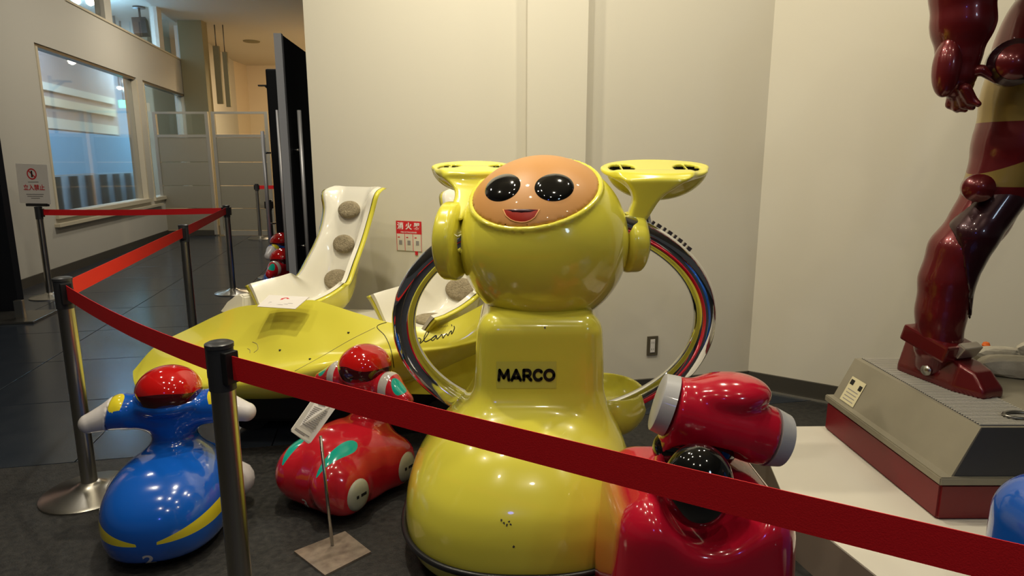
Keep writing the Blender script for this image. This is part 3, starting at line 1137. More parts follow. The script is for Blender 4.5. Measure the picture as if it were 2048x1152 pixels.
def ear(c, rad, hl, yaw, name='ear_disc'):
    cy_, sy_ = math.cos(yaw), math.sin(yaw)

    def f(P):
        x, y, z = P[0] - c[0], P[1] - c[1], P[2] - c[2]
        Q = [x * cy_ + y * sy_, -x * sy_ + y * cy_, z]
        d = cylx(Q, (0, 0, 0), rad, hl, 0.018)
        d = smin(d, cylx(Q, (0, 0, 0), rad * 0.9, hl * 1.15, 0.01), 0.004)
        return d
    e = rad + 0.03
    return sdf_mesh(name, f, (c[0] - e, c[1] - e, c[2] - e), (c[0] + e, c[1] + e, c[2] + e), 0.009, M['yellow'], marco, True)


er = at_y(1262, 484, 2.52)
ear(er, 0.119, 0.036, R(10))
el_ = at_y(906, 482, 2.47)
ear(el_, 0.150, 0.034, R(-14))
# white inner plate outside the right ear with a dark slot
pl_ = at_y(1294, 432, 2.53)
box('side_plate', pl_, (0.012, 0.08, 0.15), M['white'], marco, True, rot=Matrix.Rotation(R(-12), 3, 'Y'), bevel=0.005)
sl = at_y(1289, 462, 2.50)
lathe('socket', [(0.028, -0.012), (0.028, 0.012)], M['black'], marco, tuple(sl - Vector((mx, my, 0))), axis='X', seg=20)
# lower collar seam below the head
pts = [(HC.x + 0.213 * math.cos(t), HC.y + 0.208 * math.sin(t), 0.872) for t in np.linspace(0, 2 * PI, 49)[:-1]]
tube('neck_seam', pts, 0.006, M['print'], marco, True, seg=8, closed=True)

# chrome ring arms (an ellipse passing behind the body)
RCc = at_y(1112, 646, 2.50)
pts = []
for t in np.linspace(0, 2 * PI, 121)[:-1]:
    pts.append((RCc.x + 0.598 * math.cos(t), 2.50 + 0.03 * math.cos(t) - 0.05 * math.sin(t), RCc.z + 0.428 * math.sin(t)))
tube('chrome_ring_arm', pts, 0.046, M['chrome'], marco, True, seg=32, closed=True)
pts = []
for t in np.linspace(R(58), R(38), 9):
    c, s = math.cos(t), math.sin(t)
    pts.append(Vector((RCc.x + 0.645 * c, 2.50, RCc.z + 0.476 * s)))
for i, p in enumerate(pts):
    box('raised_mark', p, (0.010 if i % 2 else 0.018, 0.012, 0.024), M['steel_dark'], marco, True, rot=Matrix.Rotation(R(35), 3, 'Y'))

# name plate and lettering
pc = at_y(1052.5, 747, 2.22)
front = (pc, Vector((1, 0, 0)), Vector((0, 0, 1)), Vector((0, 1, 0)))
W2, H2 = 0.106, 0.050
NX, NZ = 24, 10
V2 = [(-W2 + 2 * W2 * i / NX, -H2 + 2 * H2 * j / NZ) for j in range(NZ + 1) for i in range(NX + 1)]
Fq = [(j * (NX + 1) + i, j * (NX + 1) + i + 1, (j + 1) * (NX + 1) + i + 1, (j + 1) * (NX + 1) + i) for j in range(NZ) for i in range(NX)]
plate_o = drape('name_plate', V2, Fq, front, bv_body, M['plate'], marco, 0.0012)
def arc(cx, cz, rx, rz, a0, a1, n=14):
    return [(cx + rx * math.cos(R(a0 + (a1 - a0) * i / n)), cz + rz * math.sin(R(a0 + (a1 - a0) * i / n))) for i in range(n + 1)]


LET = {
    'M': (1.10, [[(0.13, 0.13), (0.20, 0.87)], [(0.20, 0.87), (0.55, 0.30)], [(0.55, 0.30), (0.90, 0.87)], [(0.90, 0.87), (0.97, 0.13)]]),
    'A': (1.00, [[(0.13, 0.13), (0.50, 0.87)], [(0.50, 0.87), (0.87, 0.13)], [(0.30, 0.30), (0.70, 0.30)]]),
    'R': (0.88, [[(0.15, 0.13), (0.15, 0.87)], [(0.15, 0.87), (0.48, 0.87)] + arc(0.48, 0.655, 0.22, 0.215, 90, -90) + [(0.15, 0.44)], [(0.45, 0.44), (0.76, 0.13)]]),
    'C': (0.92, [arc(0.50, 0.50, 0.36, 0.37, 42, 318, 22)]),
    'O': (1.04, [arc(0.52, 0.50, 0.39, 0.37, 0, 360, 28)]),
}
LH = 0.049
V2, LF = [], []
cx = 0.0
raw = []
for ch in 'MARCO':
    w_, strokes = LET[ch]
    for st in strokes:
        fine = []
        for (a, b) in zip(st[:-1], st[1:]):
            nn_ = max(1, int(math.hypot(b[0] - a[0], b[1] - a[1]) / 0.12))
            fine += [(a[0] + (b[0] - a[0]) * i / nn_, a[1] + (b[1] - a[1]) * i / nn_) for i in range(nn_)]
        fine.append(st[-1])
        raw.append(([(x + cx, z) for x, z in fine], st[0], st[-1]))
    cx += w_ - 0.01
for fine, _, _ in raw:
    vv_, ff_ = strip_poly(fine, 0.25)
    o0 = len(V2)
    V2 += vv_; LF += [tuple(i + o0 for i in f) for f in ff_]
    for c_ in (fine[0], fine[-1]):
        o0 = len(V2)
        V2 += [(c_[0] + 0.125 * math.cos(t), c_[1] + 0.125 * math.sin(t)) for t in np.linspace(0, 2 * PI, 13)[:-1]]
        LF.append(tuple(range(o0, o0 + 12)))
kx = 0.206 / cx
V2 = [((x - cx / 2) * kx, (z - 0.5) * LH) for x, z in V2]
lt = drape('lettering', V2, LF, front, bv_body, M['print'], plate_o, 0.0034)
# access panel seam on the right flank
sp2 = [(0.3, 0), ]
for (u, v) in [(1203, 640), (1207, 700), (1208, 760), (1206, 800)]:
    pass
# scuff
for k, (u, v) in enumerate([(1003, 1040), (1008, 1046), (1014, 1050), (1018, 1043), (1022, 1049), (1027, 1093), (1090, 655)]):
    h = bv_body.ray_cast(O, ray(u, v).normalized())
    if h[0] is not None:
        rr = random.Random(k)
        n_ = h[1]
        a1 = n_.orthogonal().normalized(); a2 = n_.cross(a1)
        V = [h[0] + n_ * 0.0012 + (a1 * math.cos(t) + a2 * math.sin(t)) * (0.002 + 0.003 * rr.random()) for t in np.linspace(0, 2 * PI, 9)[:-1]]
        from_py('scuff', V, [tuple(range(8))], M['base'], marco, True, fix=False)

# ================================================================== SMALL ROBOTS
def small_robot(loc, rz, kind, label, number=None, scale=1.0, name='small_robot', detail=0.0095):
    t = empty(name, loc, rz, label, 'robot', 'small dome-headed robots')
    t.scale = (scale,) * 3 if kind == 'blue' else (0.88 * scale, 0.86 * scale, 1.0 * scale)
    NY = 0.12 if kind == 'blue' else 0.17
    mb = {'blue': M['blue'], 'green': M['red_green']}[kind]

    def f(P):
        x, y, z = P
        ax_ = np.abs(x)
        LB = 0.315 if kind == 'blue' else 0.275
        q = ((ax_ / 0.222) ** 2.5 + (np.abs(y) / LB) ** 2.4 + (np.abs(z - 0.125) / 0.195) ** 2.3) ** (1 / 2.4)
        d = (q - 1) * 0.19
        if kind == 'green':
            for sx_ in (-1, 1):
                d = smin(d, ell(P, (sx_ * 0.120, -0.165, 0.145), (0.100, 0.155, 0.125)), 0.03)
            d = smin(d, cylx(P, (0, -0.165, 0.115), 0.108, 0.236, 0.07), 0.035)
            d = smin(d, cylx(P, (0, 0.165, 0.120), 0.112, 0.236, 0.07), 0.05)
        else:
            d = smin(d, cylx(P, (0, 0.14, 0.105), 0.080, 0.220, 0.05), 0.05)
        d = smax(d, 0.022 - z, 0.03)
        d = smin(d, cap(P, (0, NY, 0.22), (0, NY, 0.42), 0.088, 0.076), 0.055)
        sh = cap([ax_, y, z], (0.0, NY - 0.01, 0.435), (0.17, NY - 0.03, 0.470), 0.072, 0.064)
        sh2 = cap([ax_, y, z], (0.17, NY - 0.03, 0.470), (0.285, NY - 0.05, 0.438), 0.068, 0.038)
        d = smin(d, smin(sh, sh2, 0.02), 0.05)
        d = smin(d, ell(P, (0, NY - 0.01, 0.495), (0.135, 0.13, 0.05)), 0.03)
        return d
    tipx = 0.215

    def body_only(P):
        return np.maximum(f(P), np.minimum(np.abs(P[0]) - tipx + 0.2 * (P[2] - 0.46), P[2] - 0.34)) if kind == 'blue' else f(P)

    def stripe_blue(P):
        x, y, z = P
        ax_ = np.abs(x)
        zc = 0.122 + 0.17 * np.maximum(ax_ - 0.03, 0)
        th = np.where(ax_ > 0.025, 0.004 + 0.14 * np.clip(ax_ - 0.025, 0, 0.17), -0.01)
        a = np.where((y < 0.12), th - np.abs(z - zc), -0.05)
        b = 0.028 - np.sqrt((ax_ - 0.178) ** 2 + (y - 0.055) ** 2 * 0.45)
        b = np.where(z > 0.49, b, -0.05)
        return np.maximum(a, b)

    def stripe_green(P):
        x, y, z = P
        ax_ = np.abs(x)
        # slanted lozenge on each front fender
        u_ = (ax_ - 0.125) - 0.12 * (y + 0.20); w_ = (y + 0.185)
        a = 1 - np.sqrt((u_ / (0.020 + 0.10 * np.clip(w_ + 0.11, 0, 0.2))) ** 2 + (w_ / 0.115) ** 2)
        a = np.where(z > 0.12, a, -1)
        b = 1 - np.sqrt(((ax_ - 0.250) / 0.040) ** 2 + ((y - NY + 0.055) / 0.030) ** 2)
        b = np.where(z > 0.45, b, -1)
        return np.maximum(a, b)

    def band_green(P):
        ax_ = np.abs(P[0])
        b = 0.024 - np.abs(ax_ - 0.175)
        return np.where(P[2] > 0.37, b, -0.05)
    at_ = {'stripe': stripe_blue} if kind == 'blue' else {'stripe': stripe_green, 'band': band_green}
    bd = sdf_mesh('body', body_only, (-0.36, -0.42, 0.0), (0.36, 0.38, 0.66), detail, mb, t, attrs=at_)
    if kind == 'blue':
        for s in (-1, 1):
            def tipf(P, s=s):
                return np.maximum(np.maximum(f(P) - 0.0005, tipx - 0.2 * (P[2] - 0.46) - s * P[0]), 0.34 - P[2])
            sdf_mesh('arm_tip', tipf, (0.18 if s > 0 else -0.36, -0.04, 0.34), (0.36 if s > 0 else -0.18, 0.22, 0.58), 0.007, M['tip'], t)

    def dome_f(P):
        return smax(ell(P, (0, NY - 0.02, 0.540), ((0.122, 0.122, 0.100) if kind == 'blue' else (0.132, 0.135, 0.097))), 0.47 - P[2], 0.01)
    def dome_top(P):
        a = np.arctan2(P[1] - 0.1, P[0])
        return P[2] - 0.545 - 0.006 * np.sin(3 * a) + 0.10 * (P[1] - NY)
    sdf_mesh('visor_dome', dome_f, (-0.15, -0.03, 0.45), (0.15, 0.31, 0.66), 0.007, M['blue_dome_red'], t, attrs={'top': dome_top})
    for s in (-1, 1):
        for yy in (-0.165, 0.165) if kind == 'green' else (-0.19, 0.14):
            if kind == 'blue' and yy < 0: continue
            xx = 0.234 if kind == 'green' else 0.222
            prof = [(0.001, 0.022), (0.03, 0.020), (0.055, 0.012), (0.068, -0.002), (0.070, -0.03)]
            if kind == 'blue':
                prof = [(0.001, 0.062), (0.03, 0.056), (0.055, 0.040), (0.072, 0.012), (0.074, -0.012), (0.06, -0.04)]
            hb = lathe('hub_cap', [(r_, s * h_) for r_, h_ in prof], M['hub'] if kind == 'green' else M['tip'], t, (s * xx, yy, 0.115), axis='X', seg=28)
            if kind == 'green':
                for (dy, w_) in ((-0.025 * s, 0.012), (0.012 * s, 0.034)):
                    box('slot', (s * (xx + 0.0195), yy + dy, 0.118), (0.006, w_, 0.012), M['black'], hb)
            lathe('wheel', [(0.05, s * -0.06), (0.05, s * -0.02)], M['black'], t, (s * (xx - 0.09), yy, 0.05), axis='X', seg=24)
    if number:
        bvv = bvh_local(bd)
        me = text_mesh(number, 0.078, 0.0018)
        out = []
        for v in me.vertices:
            p = Vector((v.co.x - 0.0, -0.8, 0.055 + v.co.y * 0.8))
            h = bvv.ray_cast(p, Vector((0, 1, 0)))
            out.append((h[0] + Vector((0, -0.0015, 0))) if h[0] is not None else p)
        from_py('number_decal', out, [tuple(p.vertices) for p in me.polygons], M['tip'], t, fix=False)
    return t


def bvh_local(o):
    return BVHTree.FromPolygons([v.co for v in o.data.vertices], [list(p.vertices) for p in o.data.polygons])


small_robot((-1.325, 2.33, 0), R(12), 'blue', 'blue robot with a red dome, pale arm tips and the number 2', '2', 0.99)
small_robot((-0.710, 2.61, 0), R(-32), 'green', 'red robot with green marks and grey hub caps, behind the info card', '3', 1.0)
small_robot((-1.97, 5.85, 0), R(75), 'green', 'small red domed robot far behind the yellow car, by the black doors', None, 1.0, detail=0.014)
small_robot((-2.34, 6.85, 0), R(75), 'blue', 'farthest robot, blue with a red dome, half hidden behind the far red one', None, 1.05, detail=0.014)


# crimson robot with grey cuffs in front of the yellow one
crim = empty('crimson_robot', (0.53, 1.70, 0), 0, 'crimson robot with silver-grey cuffs in front of the big yellow one', 'robot')
cz = 0.64
bc = at_y(1400, 1000, 1.62)


def crim_body(P):
    x, y, z = P[0] - bc.x, P[1] - 1.70, P[2]
    w = np.interp(z, [0, 0.2, 0.45, 0.6], [0.245, 0.250, 0.236, 0.215])
    q = [x * 0.24 / w, y, z]
    d = rbox(q, (0, 0, 0.29), (0.24, 0.23, 0.275), 0.10)
    # saddle notch at the top centre
    notch = ell([x, y, z], (0.0, -0.16, 0.590), (0.128, 0.26, 0.140))
    return smax(d, -notch, 0.05)


sdf_mesh('body', crim_body, (bc.x - 0.28, 1.44, 0.0), (bc.x + 0.28, 1.96, 0.60), 0.011, M['red'], crim, True)
nc = at_y(1396, 968, 1.54)


def crim_neck(P):
    return ell(P, (nc.x, 1.54, nc.z - 0.005), (0.090, 0.080, 0.112))


sdf_mesh('visor_dome', crim_neck, (nc.x - 0.12, 1.44, nc.z - 0.15), (nc.x + 0.12, 1.64, nc.z + 0.15), 0.009, M['gloss_black'], crim, True)
A0 = at_y(1342, 812, 1.72); A1 = at_y(1536, 872, 1.70)
axd = (A1 - A0).normalized()


def arm_local(P):
    x = (P[0] - A0.x) * axd.x + (P[1] - A0.y) * axd.y + (P[2] - A0.z) * axd.z
    r = np.sqrt(np.maximum((P[0] - A0.x) ** 2 + (P[1] - A0.y) ** 2 + (P[2] - A0.z) ** 2 - x ** 2, 0))
    return x, r


AL = (A1 - A0).length
AC = A0 + axd * AL * 0.5
apx = axd.cross(Vector((0, 1, 0))).normalized()
if apx.z < 0: apx = -apx


def crim_arms(P):
    x, r = arm_local(P)
    rad = np.interp(x, [0, 0.03, AL * 0.25, AL * 0.5, AL * 0.75, AL - 0.03, AL], [0.086, 0.090, 0.094, 0.098, 0.094, 0.086, 0.082])
    d = smax(r - rad, smax(-x, x - AL, 0.004), 0.006)
    bc_ = AC + apx * 0.085 + axd * -0.005
    d = smin(d, ell(P, tuple(bc_), (0.115, 0.09, 0.055)), 0.018)
    low = AC - apx * 0.085 - axd * 0.075
    d = smin(d, cap(P, tuple(low), tuple(AC - apx * 0.16 - axd * 0.075), 0.055, 0.06), 0.05)
    # dark hollow under the shoulders
    hol = ell(P, tuple(AC - apx * 0.115 - axd * 0.02 + Vector((0, -0.06, 0))), (0.115, 0.08, 0.060))
    return smax(d, -hol, 0.02)


sdf_mesh('shoulders', crim_arms, (A0.x - 0.16, 1.54, A1.z - 0.22), (A1.x + 0.16, 1.88, A0.z + 0.22), 0.009, M['red'], crim, True)
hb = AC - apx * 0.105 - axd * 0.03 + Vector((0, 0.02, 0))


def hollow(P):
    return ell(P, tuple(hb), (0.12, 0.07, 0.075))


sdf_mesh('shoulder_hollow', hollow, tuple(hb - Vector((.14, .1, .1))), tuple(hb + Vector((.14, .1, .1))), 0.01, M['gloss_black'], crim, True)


def ring_cuff(name, c, d, r0, r1, ln):
    n1 = d.orthogonal().normalized(); n2 = d.cross(n1)
    V, Fc = [], []
    prof = [(r0 * 0.7, 0.0), (r0, 0), (r1, ln), (r1 * 0.93, ln + 0.003), (r1 * 0.5, ln + 0.004)]
    S = 40
    for (r_, h_) in prof:
        for k in range(S):
            a = 2 * PI * k / S
            V.append(c + d * h_ + (n1 * math.cos(a) + n2 * math.sin(a)) * r_)
    for i in range(len(prof) - 1):
        for k in range(S):
            Fc.append((i * S + k, i * S + (k + 1) % S, (i + 1) * S + (k + 1) % S, (i + 1) * S + k))
    Fc.append(tuple((len(prof) - 1) * S + k for k in range(S)))
    Fc.append(tuple(range(S)))
    o = from_py(name, V, Fc, M['cuff'], crim, True, smooth=True)
    return sharpen(o, 40)


ring_cuff('cuff', A0, (-axd + Vector((0, 0.12, 0.0))).normalized(), 0.0875, 0.082, 0.038)
ring_cuff('cuff', A1, (axd + Vector((0, 0.05, 0))).normalized(), 0.0835, 0.074, 0.042)
for s in (-1, 1):
    hb_ = lathe('hub_cap', [(0.001, s * 0.035), (0.05, s * 0.03), (0.08, s * 0.01), (0.085, s * -0.02)], M['tip'], crim,
                (bc.x - 0.53 + s * 0.245, -0.10, 0.12), axis='X', seg=28)

# blue robot at the right edge
small_blue = empty('blue_robot', (1.455, 1.36, 0), 0, 'blue robot body cut off by the right edge of the picture', 'robot')


def sb_f(P):
    x, y, z = P[0] - 1.455, P[1] - 1.36, P[2]
    d = rbox([x, y, z], (0, 0, 0.335), (0.25, 0.22, 0.33), 0.12)
    return smin(d, ell([x, y, z], (0, 0.02, 0.74), (0.11, 0.11, 0.12)), 0.05)


sdf_mesh('body', sb_f, (1.17, 1.12, -0.01), (1.74, 1.60, 0.90), 0.013, M['blue'], small_blue, True)
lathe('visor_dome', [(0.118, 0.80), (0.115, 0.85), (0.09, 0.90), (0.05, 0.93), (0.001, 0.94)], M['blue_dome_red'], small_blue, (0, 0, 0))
for s in (-1, 1):
    lathe('hub_cap', [(0.001, s * 0.02), (0.05, s * 0.015), (0.07, s * 0.0), (0.072, s * -0.02)], M['tip'], small_blue, (s * 0.25, -0.05, 0.12), axis='X', seg=24)

# ================================================================== YELLOW CAR WITH TWO SEATS
car = empty('yellow_car', (-0.9, 3.35, 0), 0, 'low yellow two-seat robot car with white seats beside the wall', 'car')
rows = [
    [(266, 742, 3.17), (312, 692, 3.38), (385, 654, 3.50), (470, 616, 3.42), (545, 608, 3.27), (615, 600, 3.19), (650, 606, 3.17), (720, 628, 3.12), (780, 645, 3.08), (860, 655, 3.06), (905, 640, 3.06), (975, 604, 3.06)],
    [(266, 752, 3.12), (330, 722, 3.17), (415, 692, 3.24), (490, 668, 3.22), (550, 656, 3.15), (610, 652, 3.12), (655, 654, 3.10), (715, 664, 3.06), (785, 674, 3.03), (865, 674, 3.02), (910, 666, 3.02), (975, 642, 3.03)],
    [(268, 764, 3.07), (338, 756, 3.03), (428, 742, 3.04), (505, 724, 3.06), (560, 714, 3.04), (625, 706, 3.02), (670, 703, 3.01), (725, 698, 3.00), (795, 696, 3.00), (872, 692, 3.00), (915, 686, 3.00), (975, 668, 3.02)],
    [(272, 774, 3.06), (345, 779, 2.99), (432, 774, 2.96), (510, 763, 2.94), (565, 755, 2.94), (635, 742, 2.94), (680, 734, 2.95), (735, 724, 2.97), (800, 716, 2.99), (875, 706, 3.00), (920, 698, 3.01), (975, 682, 3.02)],
    [(284, 784, 3.12), (350, 792, 3.06), (435, 797, 3.03), (510, 798, 3.02), (565, 796, 3.03), (640, 790, 3.03), (685, 786, 3.04), (738, 779, 3.06), (802, 768, 3.08), (870, 745, 3.09), (915, 726, 3.10), (970, 704, 3.11)],
    [(310, 780, 3.25), (365, 786, 3.24), (440, 790, 3.24), (510, 790, 3.24), (565, 789, 3.23), (640, 784, 3.22), (690, 780, 3.22), (742, 773, 3.22), (804, 762, 3.22), (868, 741, 3.22), (912, 722, 3.22), (965, 702, 3.22)],
]
grid = [[tuple(at_y(*p)) for p in r] for r in rows]
NU, NV = 64, 36
g1 = [catmull(r, NU) for r in grid]
cols = [catmull([g1[i][j] for i in range(len(g1))], NV) for j in range(NU)]
V = [tuple(cols[j][i]) for i in range(NV) for j in range(NU)]
Fc = [(i * NU + j, i * NU + j + 1, (i + 1) * NU + j + 1, (i + 1) * NU + j) for i in range(NV - 1) for j in range(NU - 1)]
# back wall of the shell down from the rim
nb = len(V)
for j in range(NU):
    p = V[j]
    V.append((p[0] + 0.01, p[1] + 0.02, p[2] - 0.03))
for j in range(NU):
    p = V[j]
    V.append((p[0] + 0.01, p[1] + 0.03, 0.27))
for k in range(2):
    for j in range(NU - 1):
        a = (nb + (k - 1) * NU) if k else 0
        b = nb + k * NU
        Fc.append((a + j, a + j + 1, b + j + 1, b + j))
# underside
for j in range(NU - 1):
    a = (NV - 1) * NU; b = nb + NU
    Fc.append((a + j, a + j + 1, b + j + 1, b + j))
# end caps
for j in (0, NU - 1):
    loop = [i * NU + j for i in range(NV)] + [nb + NU + j, nb + j]
    Fc.append(tuple(loop))
car_body = from_py('body_shell', V, Fc, M['yellow'], car, True, smooth=True)
sharpen(car_body, 38)
bv_car = bvh_of([car_body])

# underframe and wheels in the shade below
box('underframe', (-0.85, 3.42, 0.17), (1.35, 0.40, 0.20), M['black'], car, True, bevel=0.02)
for (x, y) in [(-1.4, 3.32), (-1.4, 3.62), (-0.35, 3.20), (-0.35, 3.52)]:
    V_, F_ = tube_data([(x, y - 0.04, 0.11), (x, y + 0.04, 0.11)], 0.11, 24)
    from_py('wheel', V_, F_, M['black'], car, True)


def seam(name, pix, w=0.0035, m='print', pts_n=24):
    P = catmull([(a, b) for a, b in pix], pts_n)
    out = []
    for p in P:
        h = bv_car.ray_cast(O, ray(p[0], p[1]).normalized())
        if h[0] is not None:
            out.append(h[0] + (h[1] if h[1].z > 0 or h[1].y < 0 else -h[1]) * 0.0005)
    return tube(name, out, w / 2, M[m], car, True, seg=6)


seam('panel_seam', [(778, 643), (754, 653), (770, 672), (782, 700), (788, 735)])
seam('panel_seam', [(750, 655), (700, 680), (645, 712), (590, 742)], 0.002, 'olive')
seam('hatch_mark', [(505, 684), (514, 688), (516, 698), (508, 705)], 0.0025, 'olive', 10)
seam('hatch_mark', [(495, 697), (500, 700), (500, 706)], 0.0025, 'olive', 6)
for (u, v) in [(620, 718), (697, 665), (752, 635), (560, 700)]:
    h = bv_car.ray_cast(O, ray(u, v).normalized())
    if h[0] is not None:
        V_, F_ = tube_data([h[0] - Vector((0, 0, 0.003)), h[0] + Vector((0, 0, 0.003))], 0.006, 8)
        from_py('rivet', V_, F_, M['base'], car, True)

# handwritten lettering on the flank
script = [
    [(806, 708), (818, 690), (828, 682), (837, 676), (842, 680), (838, 686), (832, 688), (838, 688), (846, 682)],
    [(846, 682), (856, 668), (857, 662), (853, 664), (848, 676), (850, 683), (857, 681), (865, 676), (872, 671), (869, 672), (863, 678), (865, 681), (870, 677), (873, 671), (874, 678), (880, 673),
     (884, 669), (886, 676), (891, 669), (894, 668), (896, 671), (900, 664), (903, 662), (903, 668), (906, 664), (909, 656), (908, 652)],
    [(903, 649), (904, 652)],
]
for st in script:
    seam('handwritten_lettering', st, 0.0045, 'print', 14 * len(st) // 2)
for k in range(6):
    u = 876 + k * 3.6
    seam('small_print', [(u, 656.5 - k * 0.7), (u + 1.2, 654.0 - k * 0.7), (u + 2.4, 656.0 - k * 0.7)], 0.0016, 'olive', 4)


def seat_profile():
    pf = [(-0.155, 1.270), (-0.125, 1.215), (-0.085, 1.12), (-0.045, 0.98), (0.00, 0.83), (0.05, 0.70), (0.12, 0.635), (0.22, 0.61), (0.32, 0.605), (0.41, 0.605)]
    W = [0.175, 0.185, 0.158, 0.150, 0.160, 0.175, 0.190, 0.200, 0.205, 0.21]
    H = [0.010, 0.060, 0.040, 0.060, 0.110, 0.150, 0.172, 0.165, 0.152, 0.14]
    return pf, W, H


def seat(origin, fwd, label_):
    t = empty('seat_unit', (origin[0], origin[1], 0))
    t.parent = car
    t.location = Vector((origin[0], origin[1], 0)) - car.location
    fw = Vector(fwd).normalized()
    sd = Vector((fw.y, -fw.x, 0))
    pf, W, H = seat_profile()
    N1, N2 = 40, 28
    P = catmull([(a[0], a[1], w, h) for a, w, h in zip(pf, W, H)], N1)

    def pos(i, w, thick):
        p = P[i]
        a = P[max(i - 1, 0)]; b = P[min(i + 1, N1 - 1)]
        tx, tz = b[0] - a[0], b[1] - a[1]
        l = math.hypot(tx, tz)
        nx, nz = -tz / l, tx / l      # toward the occupant
        if nx * 0.6 + nz * 0.8 < 0: nx, nz = -nx, -nz
        g = abs(w)
        u = max((g - 0.45) / 0.55, 0)
        lift = p[3] * (u * u * (3 - 2 * u)) - thick * (1 - u * 0.6)
        side = p[2] * (math.copysign(min(g, 0.86) + 0.14 * math.sin(min(max((g - 0.86) / 0.14, 0), 1) * PI / 2) * 0.6, w)) + math.copysign(thick * u, w)
        fr = min(max(p[0] - 0.05, 0) / 0.3, 1)
        lift += p[3] * (u * u * (3 - 2 * u)) * fr * (0.12 if w > 0 else -0.38)
        f_ = p[0] + nx * lift
        z_off = nz * lift
        if w < 0: side *= (1 - 0.2 * fr)
        side += max(p[0] - 0.08, 0) * 0.25
        z_ = p[1] + nz * lift
        return fw * f_ + sd * side + Vector((0, 0, z_))
    V, A, B = [], {}, {}
    for lay, th in ((A, 0.0), (B, 0.022)):
        for i in range(N1):
            for j in range(N2 + 1):
                lay[(i, j)] = len(V)
                V.append(pos(i, -1 + 2 * j / N2, th))
    Fi = [(A[i, j], A[i, j + 1], A[i + 1, j + 1], A[i + 1, j]) for i in range(N1 - 1) for j in range(N2)]
    for j in range(N2):
        Fi.append((A[0, j], A[0, j + 1], B[0, j + 1], B[0, j]))
        Fi.append((A[N1 - 1, j], B[N1 - 1, j], B[N1 - 1, j + 1], A[N1 - 1, j + 1]))
    for i in range(N1 - 1):
        Fi.append((A[i, 0], A[i + 1, 0], B[i + 1, 0], B[i, 0]))
        Fi.append((A[i, N2], B[i, N2], B[i + 1, N2], A[i + 1, N2]))
    Fo = [(B[i, j], B[i + 1, j], B[i + 1, j + 1], B[i, j + 1]) for i in range(N1 - 1) for j in range(N2)]
    o_in = from_py('seat_shell', [v + Vector((t.location.x + car.location.x, t.location.y + car.location.y, 0)) for v in V], Fi, M['white'], t, True, smooth=True)
    bevel_rim(o_in)
    # yellow outer skin a little behind the white shell
    Vb = []
    mp = {}
    for i in range(N1):
        for j in range(N2 + 1):
            mp[(i, j)] = len(Vb)
            Vb.append(pos(i, (-1 + 2 * j / N2) * 1.0, 0.024) - fw * 0.004)
    off = len(Vb)
    for i in range(N1):
        for j in range(N2 + 1):
            Vb.append(pos(i, -1 + 2 * j / N2, 0.050))
    Fb = []
    for i in range(N1 - 1):
        for j in range(N2):
            a, b, c, d = mp[i, j], mp[i, j + 1], mp[i + 1, j + 1], mp[i + 1, j]
            Fb.append((a, b, c, d)); Fb.append((a + off, d + off, c + off, b + off))
    for j in range(N2):
        for i in (0, N1 - 1):
            a, b = mp[i, j], mp[i, j + 1]
            Fb.append((a, b, b + off, a + off))
    for i in range(N1 - 1):
        for j in (0, N2):
            a, b = mp[i, j], mp[i + 1, j]
            Fb.append((a, b, b + off, a + off))
    from_py('seat_outer_shell', [v + Vector((t.location.x + car.location.x, t.location.y + car.location.y, 0)) for v in Vb], Fb, M['yellow'], t, True, smooth=True)
    # plush pads
    for idx, (k, ra, rb) in enumerate([(8, 0.082, 0.052), (14, 0.080, 0.054), (20, 0.100, 0.062), (31, 0.120, 0.075)]):
        p = P[k]
        a = P[k - 1]; b = P[k + 1]
        tx, tz = b[0] - a[0], b[1] - a[1]; l = math.hypot(tx, tz)
        tg = fw * (tx / l) + Vector((0, 0, tz / l))
        nn = fw * (-tz / l) + Vector((0, 0, tx / l))
        if nn.z < 0: nn = -nn
        c = fw * p[0] + sd * (max(p[0] - 0.08, 0) * 0.20) + Vector((0, 0, p[1])) + nn * 0.014
        V_, F_ = [], []
        S1, S2 = 24, 8
        for q in range(S2 + 1):
            ph = -PI / 2 + PI * q / S2
            for k2 in range(S1):
                th = 2 * PI * k2 / S1
                cr = max(math.cos(ph), 0.001) ** 0.6
                V_.append(c + sd * (ra * cr * math.cos(th)) + tg * (rb * cr * math.sin(th)) + nn * (0.020 * math.sin(ph) - (0.005 if ph > 1.3 else 0)))
        for q in range(S2):
            for k2 in range(S1):
                F_.append((q * S1 + k2, q * S1 + (k2 + 1) % S1, (q + 1) * S1 + (k2 + 1) % S1, (q + 1) * S1 + k2))
        from_py('plush_pad', [v + Vector((t.location.x + car.location.x, t.location.y + car.location.y, 0)) for v in V_], F_, M['cushion'], t, True, smooth=True)
    return t


def bevel_rim(o):
    sharpen(o, 60)


seat((-0.98, 3.70), (-0.50, -0.87, 0), 'far')
seat((-0.25, 3.42), (-0.50, -0.87, 0), 'near')
# white cockpit floor between seats and deck
cp = [at_y(500, 640, 3.44), at_y(560, 632, 3.32), at_y(640, 634, 3.24), at_y(720, 645, 3.19), at_y(785, 662, 3.15), at_y(860, 675, 3.13), at_y(950, 655, 3.13)]
Vt = []
for p in cp: Vt.append(Vector((p.x, p.y - 0.0, p.z - 0.01)))
for p in cp: Vt.append(Vector((p.x + 0.22, p.y + 0.42, p.z - 0.06)))
for p in cp: Vt.append(Vector((p.x + 0.22, p.y + 0.42, 0.30)))
for p in cp: Vt.append(Vector((p.x, p.y, 0.30)))
n7 = len(cp)
Fc = []
for r_ in range(4):
    for j in range(n7 - 1):
        a = r_ * n7; b = ((r_ + 1) % 4) * n7
        Fc.append((a + j, a + j + 1, b + j + 1, b + j))
Fc += [(0, n7, 2 * n7, 3 * n7), (n7 - 1, 2 * n7 - 1, 3 * n7 - 1, 4 * n7 - 1)]
